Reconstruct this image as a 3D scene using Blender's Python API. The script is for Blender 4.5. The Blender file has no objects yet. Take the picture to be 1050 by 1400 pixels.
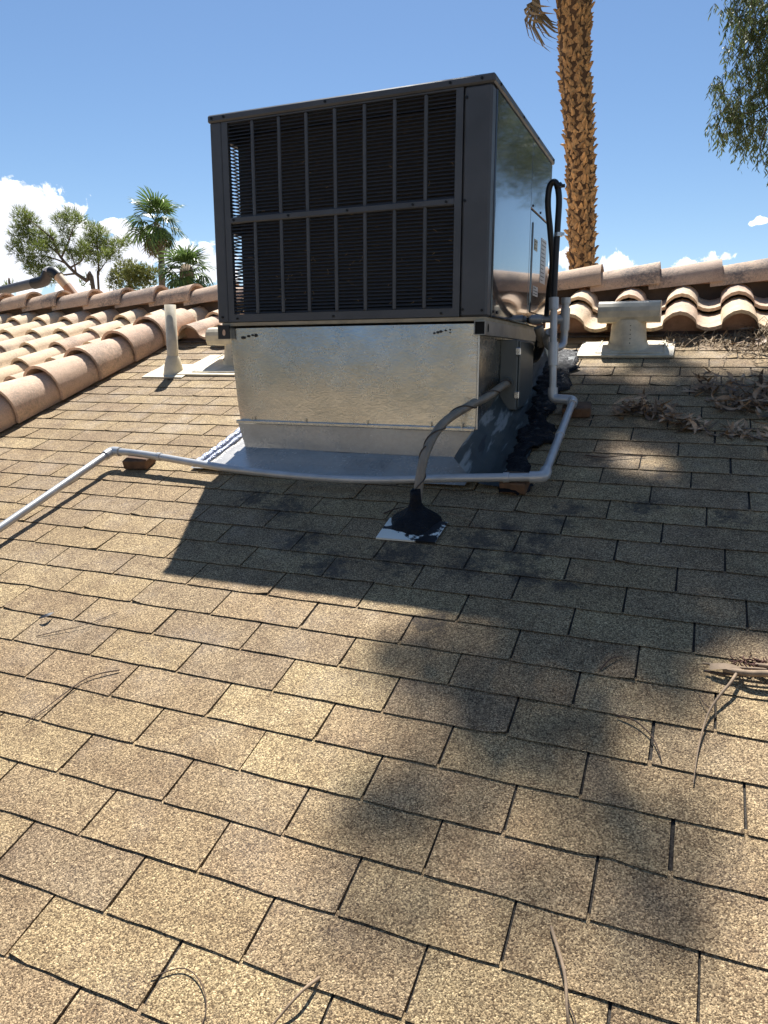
import bpy, math, random
from math import sin, cos, pi, radians, sqrt, atan2
from mathutils import Vector, Matrix, Euler, Quaternion
R_ = random.Random(7)
S = bpy.context.scene
COL = S.collection

# ------------------------------------------------------------------ camera, sky, sun, exposure
AL = radians(18.79)                      # roof pitch (4 in 12)
CA, SA, TA = cos(AL), sin(AL), math.tan(AL)
YAW = radians(22.55)
cam = bpy.data.cameras.new('camera'); camo = bpy.data.objects.new('camera', cam); COL.objects.link(camo)
cam.sensor_fit = 'VERTICAL'; cam.sensor_height = 36.0; cam.lens = 36.0 * 1000 / 1400
cam.clip_start = 0.05; cam.clip_end = 5000
camo.location = (0, 0, 1.3394); camo.rotation_euler = (radians(90 - 11.56), 0, YAW)
S.camera = camo

LIGHT = Vector((0.192, -0.465, -0.864)).normalized()   # way the sunlight travels
SUN_EL = math.asin(-LIGHT.z); SUN_AZ = atan2(-LIGHT.x, -LIGHT.y)
W = bpy.data.worlds.new('World'); S.world = W; W.use_nodes = True
wn, wl = W.node_tree.nodes, W.node_tree.links
wn.clear()
def N(t, ns, **kw):
    n = ns.new(t)
    for k, v in kw.items(): setattr(n, k, v)
    return n
SKY_STR = 0.068
wo = N('ShaderNodeOutputWorld', wn); bg = N('ShaderNodeBackground', wn); bg.inputs[1].default_value = SKY_STR
sky = N('ShaderNodeTexSky', wn, sky_type='NISHITA', sun_disc=False, sun_elevation=SUN_EL, sun_rotation=SUN_AZ,
        altitude=600, air_density=1.0, dust_density=0.3, ozone_density=2.2)
tc = N('ShaderNodeTexCoord', wn)
def vmath(op, a, b, ns, ls):
    n = N('ShaderNodeVectorMath', ns, operation=op)
    for i, x in enumerate((a, b)):
        if x is None: continue
        if hasattr(x, 'is_output'): ls.new(x, n.inputs[i])
        else: n.inputs[i].default_value = x
    return n.outputs['Value'] if op in ('DISTANCE', 'LENGTH', 'DOT_PRODUCT') else n.outputs[0]
def fmath(op, a, b, ns, ls, clamp=False):
    n = N('ShaderNodeMath', ns, operation=op, use_clamp=clamp)
    for i, x in enumerate((a, b)):
        if x is None: continue
        if hasattr(x, 'is_output'): ls.new(x, n.inputs[i])
        else: n.inputs[i].default_value = x
    return n.outputs[0]
def noise(vec, scale, detail, rough, ns, ls, out=0, distortion=0.0):
    n = N('ShaderNodeTexNoise', ns); n.inputs['Scale'].default_value = scale; n.inputs['Detail'].default_value = detail
    n.inputs['Roughness'].default_value = rough; n.inputs['Distortion'].default_value = distortion
    if vec is not None: ls.new(vec, n.inputs['Vector'])
    return n.outputs[out]
def ramp(fac, stops, ns, ls, interp='LINEAR'):
    n = N('ShaderNodeValToRGB', ns); cr = n.color_ramp; cr.interpolation = interp
    while len(cr.elements) < len(stops): cr.elements.new(0.5)
    for e, (p, c) in zip(cr.elements, stops):
        e.position = p; e.color = (c[0], c[1], c[2], 1) if hasattr(c, '__len__') else (c, c, c, 1)
    if fac is not None: ls.new(fac, n.inputs[0])
    return n.outputs[0]
def mixc(fac, a, b, ns, ls, blend='MIX'):
    n = N('ShaderNodeMix', ns, data_type='RGBA', blend_type=blend)
    for sock, x in ((n.inputs[0], fac), (n.inputs[6], a), (n.inputs[7], b)):
        if hasattr(x, 'is_output'): ls.new(x, sock)
        elif hasattr(x, '__len__'): sock.default_value = (x[0], x[1], x[2], 1)
        else: sock.default_value = x
    return n.outputs[2]
# clouds: cumulus low over the horizon, a tall bank to the left
CLOUDS = [(-0.7478, 0.6415, 0.1745, 0.040), (-0.728, 0.6618, 0.188, 0.028), (-0.764, 0.6326, 0.1271, 0.0917), (-0.7352, 0.6603, 0.1532, 0.0632), (-0.7118, 0.6891, 0.1358, 0.0536), (-0.7185, 0.6734, 0.1741, 0.0321), (-0.6908, 0.701, 0.177, 0.014), (-0.6977, 0.7068, 0.1166, 0.0527), (-0.6586, 0.7356, 0.1584, 0.0159), (-0.6402, 0.7567, 0.1325, 0.0404), (-0.6069, 0.7841, 0.1299, 0.0383), (-0.5757, 0.8084, 0.1226, 0.0351), (-0.6687, 0.7354, 0.11, 0.0447), (-0.1531, 0.9808, 0.1204, 0.0203), (-0.1005, 0.9882, 0.1153, 0.0273), (-0.0244, 0.9933, 0.1132, 0.0177), (0.0113, 0.9924, 0.1222, 0.0139), (0.0271, 0.992, 0.123, 0.0121), (0.0583, 0.986, 0.1565, 0.0067)]
gen = tc.outputs['Generated']
nrm = vmath('NORMALIZE', gen, None, wn, wl)
wv = noise(nrm, 14, 4, 0.55, wn, wl, out=1)
wv = vmath('SUBTRACT', wv, (0.5, 0.5, 0.5), wn, wl)
wsc = N('ShaderNodeVectorMath', wn, operation='SCALE'); wl.new(wv, wsc.inputs[0]); wsc.inputs['Scale'].default_value = 0.035
dirw = vmath('ADD', nrm, wsc.outputs[0], wn, wl)
msk = None
str_ = vmath('MULTIPLY', dirw, (1, 1, 1.9), wn, wl)
for x, y, z, r in CLOUDS:
    r *= 1.45
    d = vmath('DISTANCE', str_, (x, y, z*1.9), wn, wl)
    q = fmath('DIVIDE', d, r, wn, wl); q = fmath('SUBTRACT', 1.0, q, wn, wl)
    msk = q if msk is None else fmath('MAXIMUM', msk, q, wn, wl)
sep = N('ShaderNodeSeparateXYZ', wn); wl.new(nrm, sep.inputs[0])
big = noise(nrm, 3.0, 2, 0.5, wn, wl)                       # scattered cloud all round, spread upward out of view to whiten the skylight
low = fmath('SUBTRACT', fmath('MULTIPLY', fmath('SUBTRACT', big, 0.5, wn, wl), 2.2, wn, wl), fmath('MULTIPLY', fmath('MAXIMUM', sep.outputs[2], 0.0, wn, wl), 1.7, wn, wl), wn, wl)
msk = fmath('MAXIMUM', msk, low, wn, wl)
fb = noise(dirw, 42, 9, 0.62, wn, wl)
dens = fmath('ADD', fmath('MULTIPLY', msk, 1.0, wn, wl), fmath('MULTIPLY', fmath('SUBTRACT', fb, 0.5, wn, wl), 2.3, wn, wl), wn, wl)
alpha = ramp(dens, [(0.10, 0.0), (0.34, 1.0)], wn, wl, 'EASE')
shv = noise(dirw, 30, 9, 0.64, wn, wl)
shade = fmath('ADD', fmath('MULTIPLY', msk, 0.55, wn, wl), fmath('MULTIPLY', shv, 0.9, wn, wl), wn, wl)
ccol = ramp(shade, [(0.38, (1.0, 1.0, 1.0)), (0.54, (0.90, 0.91, 0.94)), (0.74, (0.62, 0.64, 0.71))], wn, wl)
CL = 0.92 / SKY_STR
csc = N('ShaderNodeVectorMath', wn, operation='SCALE'); wl.new(ccol, csc.inputs[0]); csc.inputs['Scale'].default_value = CL
hs = N('ShaderNodeHueSaturation', wn); hs.inputs['Saturation'].default_value = 1.10; hs.inputs['Value'].default_value = 1.0
wl.new(sky.outputs[0], hs.inputs['Color'])
wl.new(mixc(alpha, hs.outputs[0], csc.outputs[0], wn, wl), bg.inputs[0]); wl.new(bg.outputs[0], wo.inputs[0])

sd = bpy.data.lights.new('sun', 'SUN'); sd.energy = 5.0; sd.angle = radians(0.53); sd.color = (1.0, 0.98, 0.945)
so = bpy.data.objects.new('sun', sd); COL.objects.link(so); so.rotation_euler = LIGHT.to_track_quat('-Z', 'Y').to_euler(); so.location = (-4, 9, 18)
S.view_settings.view_transform = 'Standard'; S.view_settings.look = 'None'; S.view_settings.gamma = 1.0
S.view_settings.use_curve_mapping = False; S.view_settings.exposure = 0.88

# ------------------------------------------------------------------ helpers
class MB:
    def __init__(s): s.v = []; s.f = []; s.sm = []; s.mi = []; s.m = 0
    def add(s, vs, fs, smooth=False):
        o = len(s.v); s.v += [tuple(p) for p in vs]
        for f in fs: s.f.append(tuple(i + o for i in f)); s.sm.append(smooth); s.mi.append(s.m)
        return s
    def box(s, x0, x1, y0, y1, z0, z1, T=None, bev=0.0):
        if bev > 0:
            b = min(bev, (x1-x0)*.45, (y1-y0)*.45, (z1-z0)*.45)
            vs = []; 
            for sx in (0, 1):
                for sy in (0, 1):
                    for sz in (0, 1):
                        X, Y, Z = (x0, x1)[sx], (y0, y1)[sy], (z0, z1)[sz]
                        dx, dy, dz = (b, -b)[sx], (b, -b)[sy], (b, -b)[sz]
                        vs += [(X, Y+dy, Z+dz), (X+dx, Y, Z+dz), (X+dx, Y+dy, Z)]
            def i(sx, sy, sz, a): return (sx*4+sy*2+sz)*3+a
            fs = []
            for q in (0, 1):
                fs.append([i(q,0,0,0), i(q,1,0,0), i(q,1,1,0), i(q,0,1,0)]); fs.append([i(0,q,0,1), i(1,q,0,1), i(1,q,1,1), i(0,q,1,1)]); fs.append([i(0,0,q,2), i(1,0,q,2), i(1,1,q,2), i(0,1,q,2)])
            for a in (0, 1):
                for c in (0, 1):
                    fs.append([i(a,c,0,0), i(a,c,1,0), i(a,c,1,1), i(a,c,0,1)])
                    fs.append([i(a,0,c,0), i(a,1,c,0), i(a,1,c,2), i(a,0,c,2)])
                    fs.append([i(0,a,c,1), i(1,a,c,1), i(1,a,c,2), i(0,a,c,2)])
                    for e in (0, 1): fs.append([i(a,c,e,0), i(a,c,e,1), i(a,c,e,2)])
            cen = Vector(((x0+x1)/2, (y0+y1)/2, (z0+z1)/2)); out = []
            for f in fs:
                p = [Vector(vs[k]) for k in f]; n = (p[1]-p[0]).cross(p[2]-p[0])
                out.append(f if n.dot(sum(p, Vector())/len(p)-cen) > 0 else f[::-1])
            fs = out
        else:
            vs = [(x0,y0,z0),(x1,y0,z0),(x1,y1,z0),(x0,y1,z0),(x0,y0,z1),(x1,y0,z1),(x1,y1,z1),(x0,y1,z1)]
            fs = [(3,2,1,0),(4,5,6,7),(0,1,5,4),(1,2,6,5),(2,3,7,6),(3,0,4,7)]
        if T is not None: vs = [T @ Vector(p) for p in vs]
        return s.add(vs, fs)
    def tube(s, path, r, n=10, caps=True, smooth=True):
        P = [Vector(p) for p in path]; k = len(P); rr = r if hasattr(r, '__len__') else [r]*k
        t0 = (P[1]-P[0]).normalized(); u = t0.orthogonal().normalized(); vs = []
        for i in range(k):
            t = ((P[i]-P[i-1]).normalized() if i else t0) + ((P[i+1]-P[i]).normalized() if i < k-1 else Vector())
            t.normalize(); u = (u - t*u.dot(t)).normalized(); w = t.cross(u)
            for j in range(n):
                a = 2*pi*j/n; vs.append(P[i] + (u*cos(a)+w*sin(a))*rr[i])
        fs = [(i*n+j, i*n+(j+1) % n, (i+1)*n+(j+1) % n, (i+1)*n+j) for i in range(k-1) for j in range(n)]
        s.add(vs, fs, smooth)
        if caps:
            s.add(vs[:n], [tuple(range(n))[::-1]]); s.add(vs[-n:], [tuple(range(n))])
        return s
    def lathe(s, prof, n=20, c=(0,0,0), T=None, smooth=True):
        vs = []
        for r, z in prof:
            for j in range(n):
                a = 2*pi*j/n; p = Vector((c[0]+r*cos(a), c[1]+r*sin(a), c[2]+z)); vs.append(T @ p if T is not None else p)
        fs = [(i*n+j, i*n+(j+1) % n, (i+1)*n+(j+1) % n, (i+1)*n+j) for i in range(len(prof)-1) for j in range(n)]
        return s.add(vs, fs, smooth)
    def grid(s, fn, nu, nv, smooth=True, flip=False):
        vs = [fn(i/nu, j/nv) for j in range(nv+1) for i in range(nu+1)]
        fs = [(j*(nu+1)+i, j*(nu+1)+i+1, (j+1)*(nu+1)+i+1, (j+1)*(nu+1)+i) for j in range(nv) for i in range(nu)]
        if flip: fs = [f[::-1] for f in fs]
        return s.add(vs, fs, smooth)
    def mesh(s, name, mats, origin=(0,0,0)):
        o = Vector(origin); me = bpy.data.meshes.new(name)
        me.from_pydata([tuple(Vector(p)-o) for p in s.v], [], s.f)
        for m in (mats if isinstance(mats, (list, tuple)) else [mats]): me.materials.append(m)
        me.polygons.foreach_set('use_smooth', s.sm); me.polygons.foreach_set('material_index', s.mi)
        me.update(); return me
    def build(s, name, mats, parent=None, origin=None):
        if origin is None: origin = parent.location if (parent is not None and parent.type == 'EMPTY' and parent.parent is None and 'wbuild' in parent) else (0,0,0)
        return link(name, s.mesh(name, mats, origin), parent)
def link(name, me, parent=None, loc=(0,0,0), rot=(0,0,0), scale=(1,1,1)):
    o = bpy.data.objects.new(name, me); COL.objects.link(o); o.parent = parent
    o.location = loc; o.rotation_euler = rot; o.scale = scale; return o
def tag(o, label=None, cat=None, group=None, kind=None):
    if label: o['label'] = label
    if cat: o['category'] = cat
    if group: o['group'] = group
    if kind: o['kind'] = kind
    return o
def thing(name, label, cat, loc=(0,0,0), rot=(0,0,0), group=None, world=False):
    o = bpy.data.objects.new(name, None); COL.objects.link(o); o.location = loc; o.rotation_euler = rot; o.empty_display_size = 0.1
    if world: o['wbuild'] = 1
    return tag(o, label, cat, group)
def RP(x, s, n=0.0): return Vector((x, s*CA - n*SA, s*SA + n*CA))       # point on the roof: across, up the slope, off the surface
def spline(pts, m=8):
    P = [Vector(p) for p in pts]; P = [2*P[0]-P[1]] + P + [2*P[-1]-P[-2]]; out = []
    for i in range(1, len(P)-2):
        a, b, c, d = P[i-1:i+3]
        for k in range(m):
            t = k/m; out.append(0.5*((2*b) + (c-a)*t + (2*a-5*b+4*c-d)*t*t + (3*b-a-3*c+d)*t**3))
    out.append(P[-2]); return out
def fillet(pts, r, m=6):
    P = [Vector(p) for p in pts]; out = [P[0]]
    for i in range(1, len(P)-1):
        a = (P[i-1]-P[i]); b = (P[i+1]-P[i]); q = min(r, a.length*.45, b.length*.45); p0 = P[i]+a.normalized()*q; p1 = P[i]+b.normalized()*q
        for k in range(m+1):
            t = k/m; out.append(p0*(1-t)**2 + P[i]*2*t*(1-t) + p1*t*t)
    out.append(P[-1]); return out

# ------------------------------------------------------------------ materials
def newmat(name):
    m = bpy.data.materials.new(name); m.use_nodes = True; ns, ls = m.node_tree.nodes, m.node_tree.links
    return m, ns, ls, ns['Principled BSDF']
def pos(ns): return N('ShaderNodeNewGeometry', ns).outputs['Position']
def objrand(ns): return N('ShaderNodeObjectInfo', ns).outputs['Random']
def bump(h, strength, dist, ns, ls, b):
    n = N('ShaderNodeBump', ns); n.inputs['Strength'].default_value = strength; n.inputs['Distance'].default_value = dist
    ls.new(h, n.inputs['Height']); ls.new(n.outputs[0], b.inputs['Normal']); return n
def mat(name, col, rough=0.55, metal=0.0, spec=0.5, var=0.15, scale=6.0, bmp=0.0, bscale=60.0, coat=0.0, rand=0.0, rvar=0.0):
    m, ns, ls, b = newmat(name); p = N('ShaderNodeTexCoord', ns).outputs['Object']
    f = noise(p, scale, 6, 0.6, ns, ls)
    lo = [c*(1-var) for c in col]; hi = [min(1, c*(1+var)) for c in col]
    c = ramp(f, [(0.3, lo), (0.7, hi)], ns, ls)
    if rand: 
        k = fmath('ADD', fmath('MULTIPLY', objrand(ns), 2*rand, ns, ls), 1-rand, ns, ls)
        n = N('ShaderNodeVectorMath', ns, operation='SCALE'); ls.new(c, n.inputs[0]); ls.new(k, n.inputs['Scale']); c = n.outputs[0]
    ls.new(c, b.inputs['Base Color']); b.inputs['Metallic'].default_value = metal; b.inputs['Roughness'].default_value = rough
    b.inputs['Specular IOR Level'].default_value = spec; b.inputs['Coat Weight'].default_value = coat; b.inputs['Coat Roughness'].default_value = 0.04
    if rvar: ls.new(fmath('ADD', fmath('MULTIPLY', fmath('SUBTRACT', noise(p, scale*3, 5, .6, ns, ls), .5, ns, ls), rvar*2, ns, ls), rough, ns, ls, True), b.inputs['Roughness'])
    if bmp: bump(noise(p, bscale, 5, 0.6, ns, ls), bmp, 0.01, ns, ls, b)
    return m

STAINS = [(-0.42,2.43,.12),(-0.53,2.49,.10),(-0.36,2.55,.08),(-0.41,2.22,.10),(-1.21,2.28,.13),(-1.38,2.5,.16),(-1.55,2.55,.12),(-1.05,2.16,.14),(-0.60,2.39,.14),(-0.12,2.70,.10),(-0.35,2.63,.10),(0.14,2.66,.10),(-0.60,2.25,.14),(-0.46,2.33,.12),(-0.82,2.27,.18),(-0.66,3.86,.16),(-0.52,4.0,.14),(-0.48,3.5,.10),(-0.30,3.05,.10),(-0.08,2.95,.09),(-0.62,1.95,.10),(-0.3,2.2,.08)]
def shingle_mat(name, mode):
    m, ns, ls, b = newmat(name); p = pos(ns)
    rnd = objrand(ns) if mode == 'object' else N('ShaderNodeNewGeometry', ns).outputs['Random Per Island']
    tone = ramp(rnd, [(0.0, (.275,.205,.124)), (0.22, (.310,.236,.136)), (0.40, (.345,.268,.156)), (0.56, (.265,.202,.128)), (0.72, (.320,.242,.142)), (0.88, (.285,.212,.130)), (1.0, (.360,.282,.162))], ns, ls)
    v = N('ShaderNodeTexVoronoi', ns); v.inputs['Scale'].default_value = 420; ls.new(p, v.inputs['Vector'])
    sp = N('ShaderNodeSeparateColor', ns); ls.new(v.outputs['Color'], sp.inputs[0])
    gran = ramp(sp.outputs[0], [(0.0, (.28,.23,.19)), (0.25, (.55,.49,.42)), (0.5, (1.0,.97,.92)), (0.78, (1.35,1.30,1.2)), (1.0, (2.1,2.1,2.05))], ns, ls)
    v2 = noise(p, 215, 3, 0.7, ns, ls)
    g2 = ramp(v2, [(0.3, .50), (0.52, 1.0), (0.70, 1.55)], ns, ls)
    c = mixc(1.0, tone, (1.0,.985,.97), ns, ls, 'MULTIPLY'); c = mixc(1.0, c, gran, ns, ls, 'MULTIPLY'); c = mixc(1.0, c, g2, ns, ls, 'MULTIPLY')
    lg = ramp(noise(p, 5.5, 5, 0.6, ns, ls), [(0.3, (.84,.80,.78)), (0.7, (1.12,1.11,1.07))], ns, ls)
    c = mixc(1.0, c, lg, ns, ls, 'MULTIPLY')
    c = mixc(1.0, c, ramp(noise(p, 19, 6, 0.65, ns, ls), [(0.34, (.80,.77,.76)), (0.5, (1,1,1)), (0.68, (1.10,1.10,1.09))], ns, ls), ns, ls, 'MULTIPLY')
    c = mixc(ramp(noise(p, 34, 7, 0.75, ns, ls), [(0.66, 0.0), (0.76, 0.55)], ns, ls), c, (.075,.062,.052), ns, ls)      # bald, dirty patches
    # dark sealant smears round the unit
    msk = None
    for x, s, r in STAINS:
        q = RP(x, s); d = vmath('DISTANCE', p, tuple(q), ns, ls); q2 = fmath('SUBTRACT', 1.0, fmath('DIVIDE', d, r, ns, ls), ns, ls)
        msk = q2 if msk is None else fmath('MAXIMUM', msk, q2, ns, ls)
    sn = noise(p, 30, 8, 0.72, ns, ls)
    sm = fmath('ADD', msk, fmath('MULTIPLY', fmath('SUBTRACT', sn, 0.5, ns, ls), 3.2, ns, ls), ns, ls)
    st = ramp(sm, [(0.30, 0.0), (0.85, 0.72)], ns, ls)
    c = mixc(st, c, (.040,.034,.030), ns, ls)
    ls.new(c, b.inputs['Base Color']); b.inputs['Specular IOR Level'].default_value = 0.3
    wet = ramp(noise(p, 6.5, 5, 0.6, ns, ls), [(0.50, .78), (0.68, .50)], ns, ls)
    ls.new(wet, b.inputs['Roughness'])
    h = fmath('ADD', fmath('MULTIPLY', v.outputs['Distance'], -1.0, ns, ls), fmath('MULTIPLY', v2, 0.6, ns, ls), ns, ls)
    bump(h, 0.42, 0.004, ns, ls, b)
    return m
def tile_mat(name, stops, spot=0.5):
    m, ns, ls, b = newmat(name); p = pos(ns)
    c = ramp(objrand(ns), stops, ns, ls)
    c = mixc(1.0, c, ramp(noise(p, 9, 6, 0.65, ns, ls), [(0.3, (.82,.78,.76)), (0.7, (1.1,1.08,1.05))], ns, ls), ns, ls, 'MULTIPLY')
    c = mixc(1.0, c, ramp(noise(p, 160, 4, 0.7, ns, ls), [(0.35, .82), (0.6, 1.05)], ns, ls), ns, ls, 'MULTIPLY')
    lich = fmath('ADD', fmath('MULTIPLY', noise(p, 4.0, 3, 0.6, ns, ls), 1.1, ns, ls), fmath('MULTIPLY', noise(p, 75, 6, 0.75, ns, ls), 1.0, ns, ls), ns, ls)
    c = mixc(ramp(lich, [(1.16, 0.0), (1.30, spot)], ns, ls) if False else ramp(fmath('SUBTRACT', lich, 0.5, ns, ls), [(0.56, 0.0), (0.78, spot)], ns, ls), c, (.16,.14,.125), ns, ls)
    ls.new(c, b.inputs['Base Color']); b.inputs['Roughness'].default_value = 0.8; b.inputs['Specular IOR Level'].default_value = 0.3
    bump(fmath('ADD', noise(p, 210, 4, 0.7, ns, ls), fmath('MULTIPLY', noise(p, 40, 4, .6, ns, ls), 1.2, ns, ls), ns, ls), 0.5, 0.004, ns, ls, b)
    return m
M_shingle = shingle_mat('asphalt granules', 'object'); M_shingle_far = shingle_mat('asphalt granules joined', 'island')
M_deck = mat('shaded slot floor', (.05,.042,.034), .9, var=.95, scale=190, bmp=.4, bscale=300)  # shade of the shingle slots put into the colour; the course below is tan
M_tile = tile_mat('cream concrete tile', [(0,(.70,.54,.35)),(.35,(.78,.62,.42)),(.6,(.74,.57,.39)),(.85,(.68,.49,.35)),(1,(.78,.63,.44))], .5)
M_trim = tile_mat('pinkish concrete tile', [(0,(.72,.51,.36)),(.4,(.77,.56,.40)),(.7,(.66,.46,.33)),(1,(.78,.59,.43))], .45)
M_ridge = tile_mat('mottled ridge tile', [(0,(.60,.43,.30)),(.4,(.68,.50,.36)),(.7,(.54,.40,.30)),(1,(.70,.52,.37))], .85)
M_mortar = mat('pinkish mortar', (.50,.30,.21), .9, var=.25, scale=14, bmp=.5, bscale=90)
M_stucco = mat('tan stucco', (.42,.34,.25), .9, var=.15, scale=20, bmp=.4, bscale=120)
M_ground = mat('desert ground', (.30,.25,.18), .95, var=.3, scale=.6)
M_grey = mat('dark grey enamel', (.060,.063,.069), .42, spec=.5, var=.2, scale=5, rvar=.1, bmp=.05, bscale=7)
M_black = mat('black plastic', (.012,.012,.013), .45, var=.2)
M_void = mat('shaded hollow black', (.004,.004,.004), .9, var=.2)  # black standing in for the shade inside rail ends and slots
M_screw = mat('black screw', (.015,.015,.016), .4, metal=.6, var=.1)
M_pvc = mat('silver painted pipe', (.50,.495,.48), .32, metal=.35, var=.12, scale=14)
M_cream = mat('cream painted metal', (.66,.57,.41), .5, var=.22, scale=16, rvar=.1, bmp=.12, bscale=9)
M_creamf = mat('chalky cream flashing', (.70,.61,.44), .6, var=.22, scale=14, bmp=.2, bscale=50)
M_conduit = mat('tan flexible conduit', (.25,.20,.14), .5, var=.2, scale=20)
M_wire = mat('brown wire', (.07,.05,.035), .6, var=.2)
M_wood = mat('weathered wood block', (.13,.068,.034), .8, var=.45, scale=22, bmp=.4, bscale=80)
M_box = mat('grey painted junction box', (.115,.125,.118), .45, var=.1, metal=.2)
M_rail = mat('galvanised rail', (.30,.30,.285), .42, metal=.75, var=.2, scale=12, rvar=.1)
M_strip = mat('buff base pan', (.36,.30,.20), .6, var=.25, scale=12)
M_clip = mat('bright clip', (.6,.6,.6), .25, metal=.9, var=.1)
def flashing_paint():
    m, ns, ls, b = newmat('grey green painted flashing'); p = pos(ns)
    c = ramp(noise(p, 9, 5, .6, ns, ls), [(.35, (.035,.043,.042)), (.65, (.062,.072,.068))], ns, ls)
    mp = N('ShaderNodeMapping', ns); mp.inputs['Rotation'].default_value = (0, 0, radians(-6)); mp.inputs['Scale'].default_value = (26, 2.4, 2.4); ls.new(p, mp.inputs[0])
    st = noise(mp.outputs[0], 1.0, 4, .6, ns, ls)
    c = mixc(ramp(st, [(.56, 0), (.62, .8)], ns, ls), c, (.30,.31,.29), ns, ls)
    c = mixc(ramp(st, [(.36, .9), (.42, 0)], ns, ls), c, (.018,.02,.024), ns, ls)
    ls.new(c, b.inputs['Base Color']); b.inputs['Roughness'].default_value = .45; b.inputs['Specular IOR Level'].default_value = .25
    bump(st, .3, .01, ns, ls, b); return m
M_flpaint = flashing_paint()
def glossy_panel():
    m, ns, ls, b = newmat('glossy dark grey panel'); p = pos(ns)
    ls.new(ramp(noise(p, 7, 4, .6, ns, ls), [(.3, (.032,.035,.041)), (.7, (.046,.050,.057))], ns, ls), b.inputs['Base Color'])
    b.inputs['Roughness'].default_value = .12; b.inputs['IOR'].default_value = 1.5; b.inputs['Coat Weight'].default_value = 1; b.inputs['Coat Roughness'].default_value = .045; b.inputs['Coat IOR'].default_value = 1.55
    bump(noise(p, 3.2, 2, .5, ns, ls), .10, .02, ns, ls, b); return m
M_panel = glossy_panel()
def galv(metal=1.0, bs=.30, k=1.0):
    m, ns, ls, b = newmat('galvanised sheet'); p = pos(ns)
    v = N('ShaderNodeTexVoronoi', ns); v.inputs['Scale'].default_value = 95; ls.new(p, v.inputs[0])
    sp = N('ShaderNodeSeparateColor', ns); ls.new(v.outputs['Color'], sp.inputs[0])
    c = ramp(noise(p, 6, 6, .6, ns, ls), [(.3, (.50*k,.485*k,.445*k)), (.7, (.66*k,.635*k,.585*k))] if metal > .5 else [(.3, (.40,.375,.335)), (.7, (.54,.505,.45))], ns, ls)
    c = mixc(.10, c, ramp(sp.outputs[0], [(0, .35), (1, .75)], ns, ls), ns, ls)
    ls.new(c, b.inputs['Base Color']); b.inputs['Metallic'].default_value = 1
    ls.new(fmath('ADD', fmath('ADD', fmath('MULTIPLY', sp.outputs[1], .05, ns, ls), .09, ns, ls), fmath('MULTIPLY', noise(p, 9, 4, .6, ns, ls), .26, ns, ls), ns, ls), b.inputs['Roughness'])
    mp = N('ShaderNodeMapping', ns); mp.inputs['Scale'].default_value = (1, 1, 1.6); ls.new(p, mp.inputs[0])
    b.inputs['Metallic'].default_value = metal
    h = fmath('ADD', fmath('MULTIPLY', noise(mp.outputs[0], 70, 3, .55, ns, ls), .55, ns, ls), fmath('MULTIPLY', noise(p, 5, 3, .5, ns, ls), 3.0, ns, ls), ns, ls)
    bump(h, bs, .012, ns, ls, b); return m
M_galv = galv(bs=.16); M_galvf = galv(.30, .12, .74)
def tar():
    m, ns, ls, b = newmat('black roof tar'); p = pos(ns)
    b.inputs['Base Color'].default_value = (.005,.005,.007,1); b.inputs['Specular IOR Level'].default_value = .22; b.inputs['Roughness'].default_value = .22
    ls.new(ramp(noise(p, 20, 4, .6, ns, ls), [(.42, .62), (.66, .20)], ns, ls), b.inputs['Roughness'])
    bump(noise(p, 60, 5, .65, ns, ls), .8, .012, ns, ls, b); return m
M_tar = tar()
def leafmat(name, a, bcol, trans=.35, rough=.45, spec=.5):
    m, ns, ls, b = newmat(name); r = N('ShaderNodeNewGeometry', ns).outputs['Random Per Island']
    c = ramp(r, [(0, a), (1, bcol)], ns, ls); ls.new(c, b.inputs['Base Color']); b.inputs['Roughness'].default_value = rough; b.inputs['Specular IOR Level'].default_value = spec
    t = N('ShaderNodeBsdfTranslucent', ns); ls.new(c, t.inputs[0]); mx = N('ShaderNodeMixShader', ns); mx.inputs[0].default_value = trans
    ls.new(b.outputs[0], mx.inputs[1]); ls.new(t.outputs[0], mx.inputs[2]); ls.new(mx.outputs[0], ns['Material Output'].inputs[0]); return m
M_euc = leafmat('eucalyptus leaves', (.055,.085,.028), (.17,.205,.085), .35, .48, .4)
M_pine = leafmat('pine needles', (.11,.15,.03), (.28,.32,.085), .5)
M_far_ = leafmat('dusty grey green leaves', (.13,.115,.08), (.26,.22,.15), .2)
M_far = bpy.data.materials['dusty grey green leaves']
M_olive = leafmat('olive green leaves', (.12,.14,.03), (.28,.28,.08), .45)
M_frond = leafmat('green palm frond', (.05,.09,.022), (.15,.22,.055), .4, .36)
M_deadfrond = leafmat('dry palm frond', (.20,.14,.075), (.32,.24,.14), .3, .7)
M_bark = mat('brown bark', (.13,.09,.06), .9, var=.35, scale=14, bmp=.6, bscale=30)
M_palmbark = mat('palm bark', (.20,.14,.085), .9, var=.4, scale=12, bmp=.6, bscale=30)
M_boot = mat('palm leaf base', (.42,.24,.095), .75, var=.6, scale=13, bmp=.6, bscale=70, rand=.4)
M_bootcore = mat('palm trunk fibre', (.085,.045,.02), .95, var=.4, scale=20, bmp=.6, bscale=50)
M_dry = mat('dry grey brown leaf', (.31,.20,.115), .6, var=.4, scale=40, rand=.75)
M_twig = mat('dry twig', (.30,.21,.13), .8, var=.35, scale=40)
M_twigd = mat('dark dry twig', (.09,.055,.035), .8, var=.35, scale=40)
M_needle = mat('dry straw litter', (.34,.25,.15), .85, var=.4, scale=60)
M_label = mat('faded yellow sticker', (.42,.36,.20), .5, var=.2, scale=40)
M_white = mat('white sticker', (.50,.49,.46), .45, var=.1, scale=40)
M_ink = mat('black marker ink', (.006,.006,.006), .6, var=.1)
M_abs = mat('grey plastic pipe', (.085,.08,.078), .5, var=.2)
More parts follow.
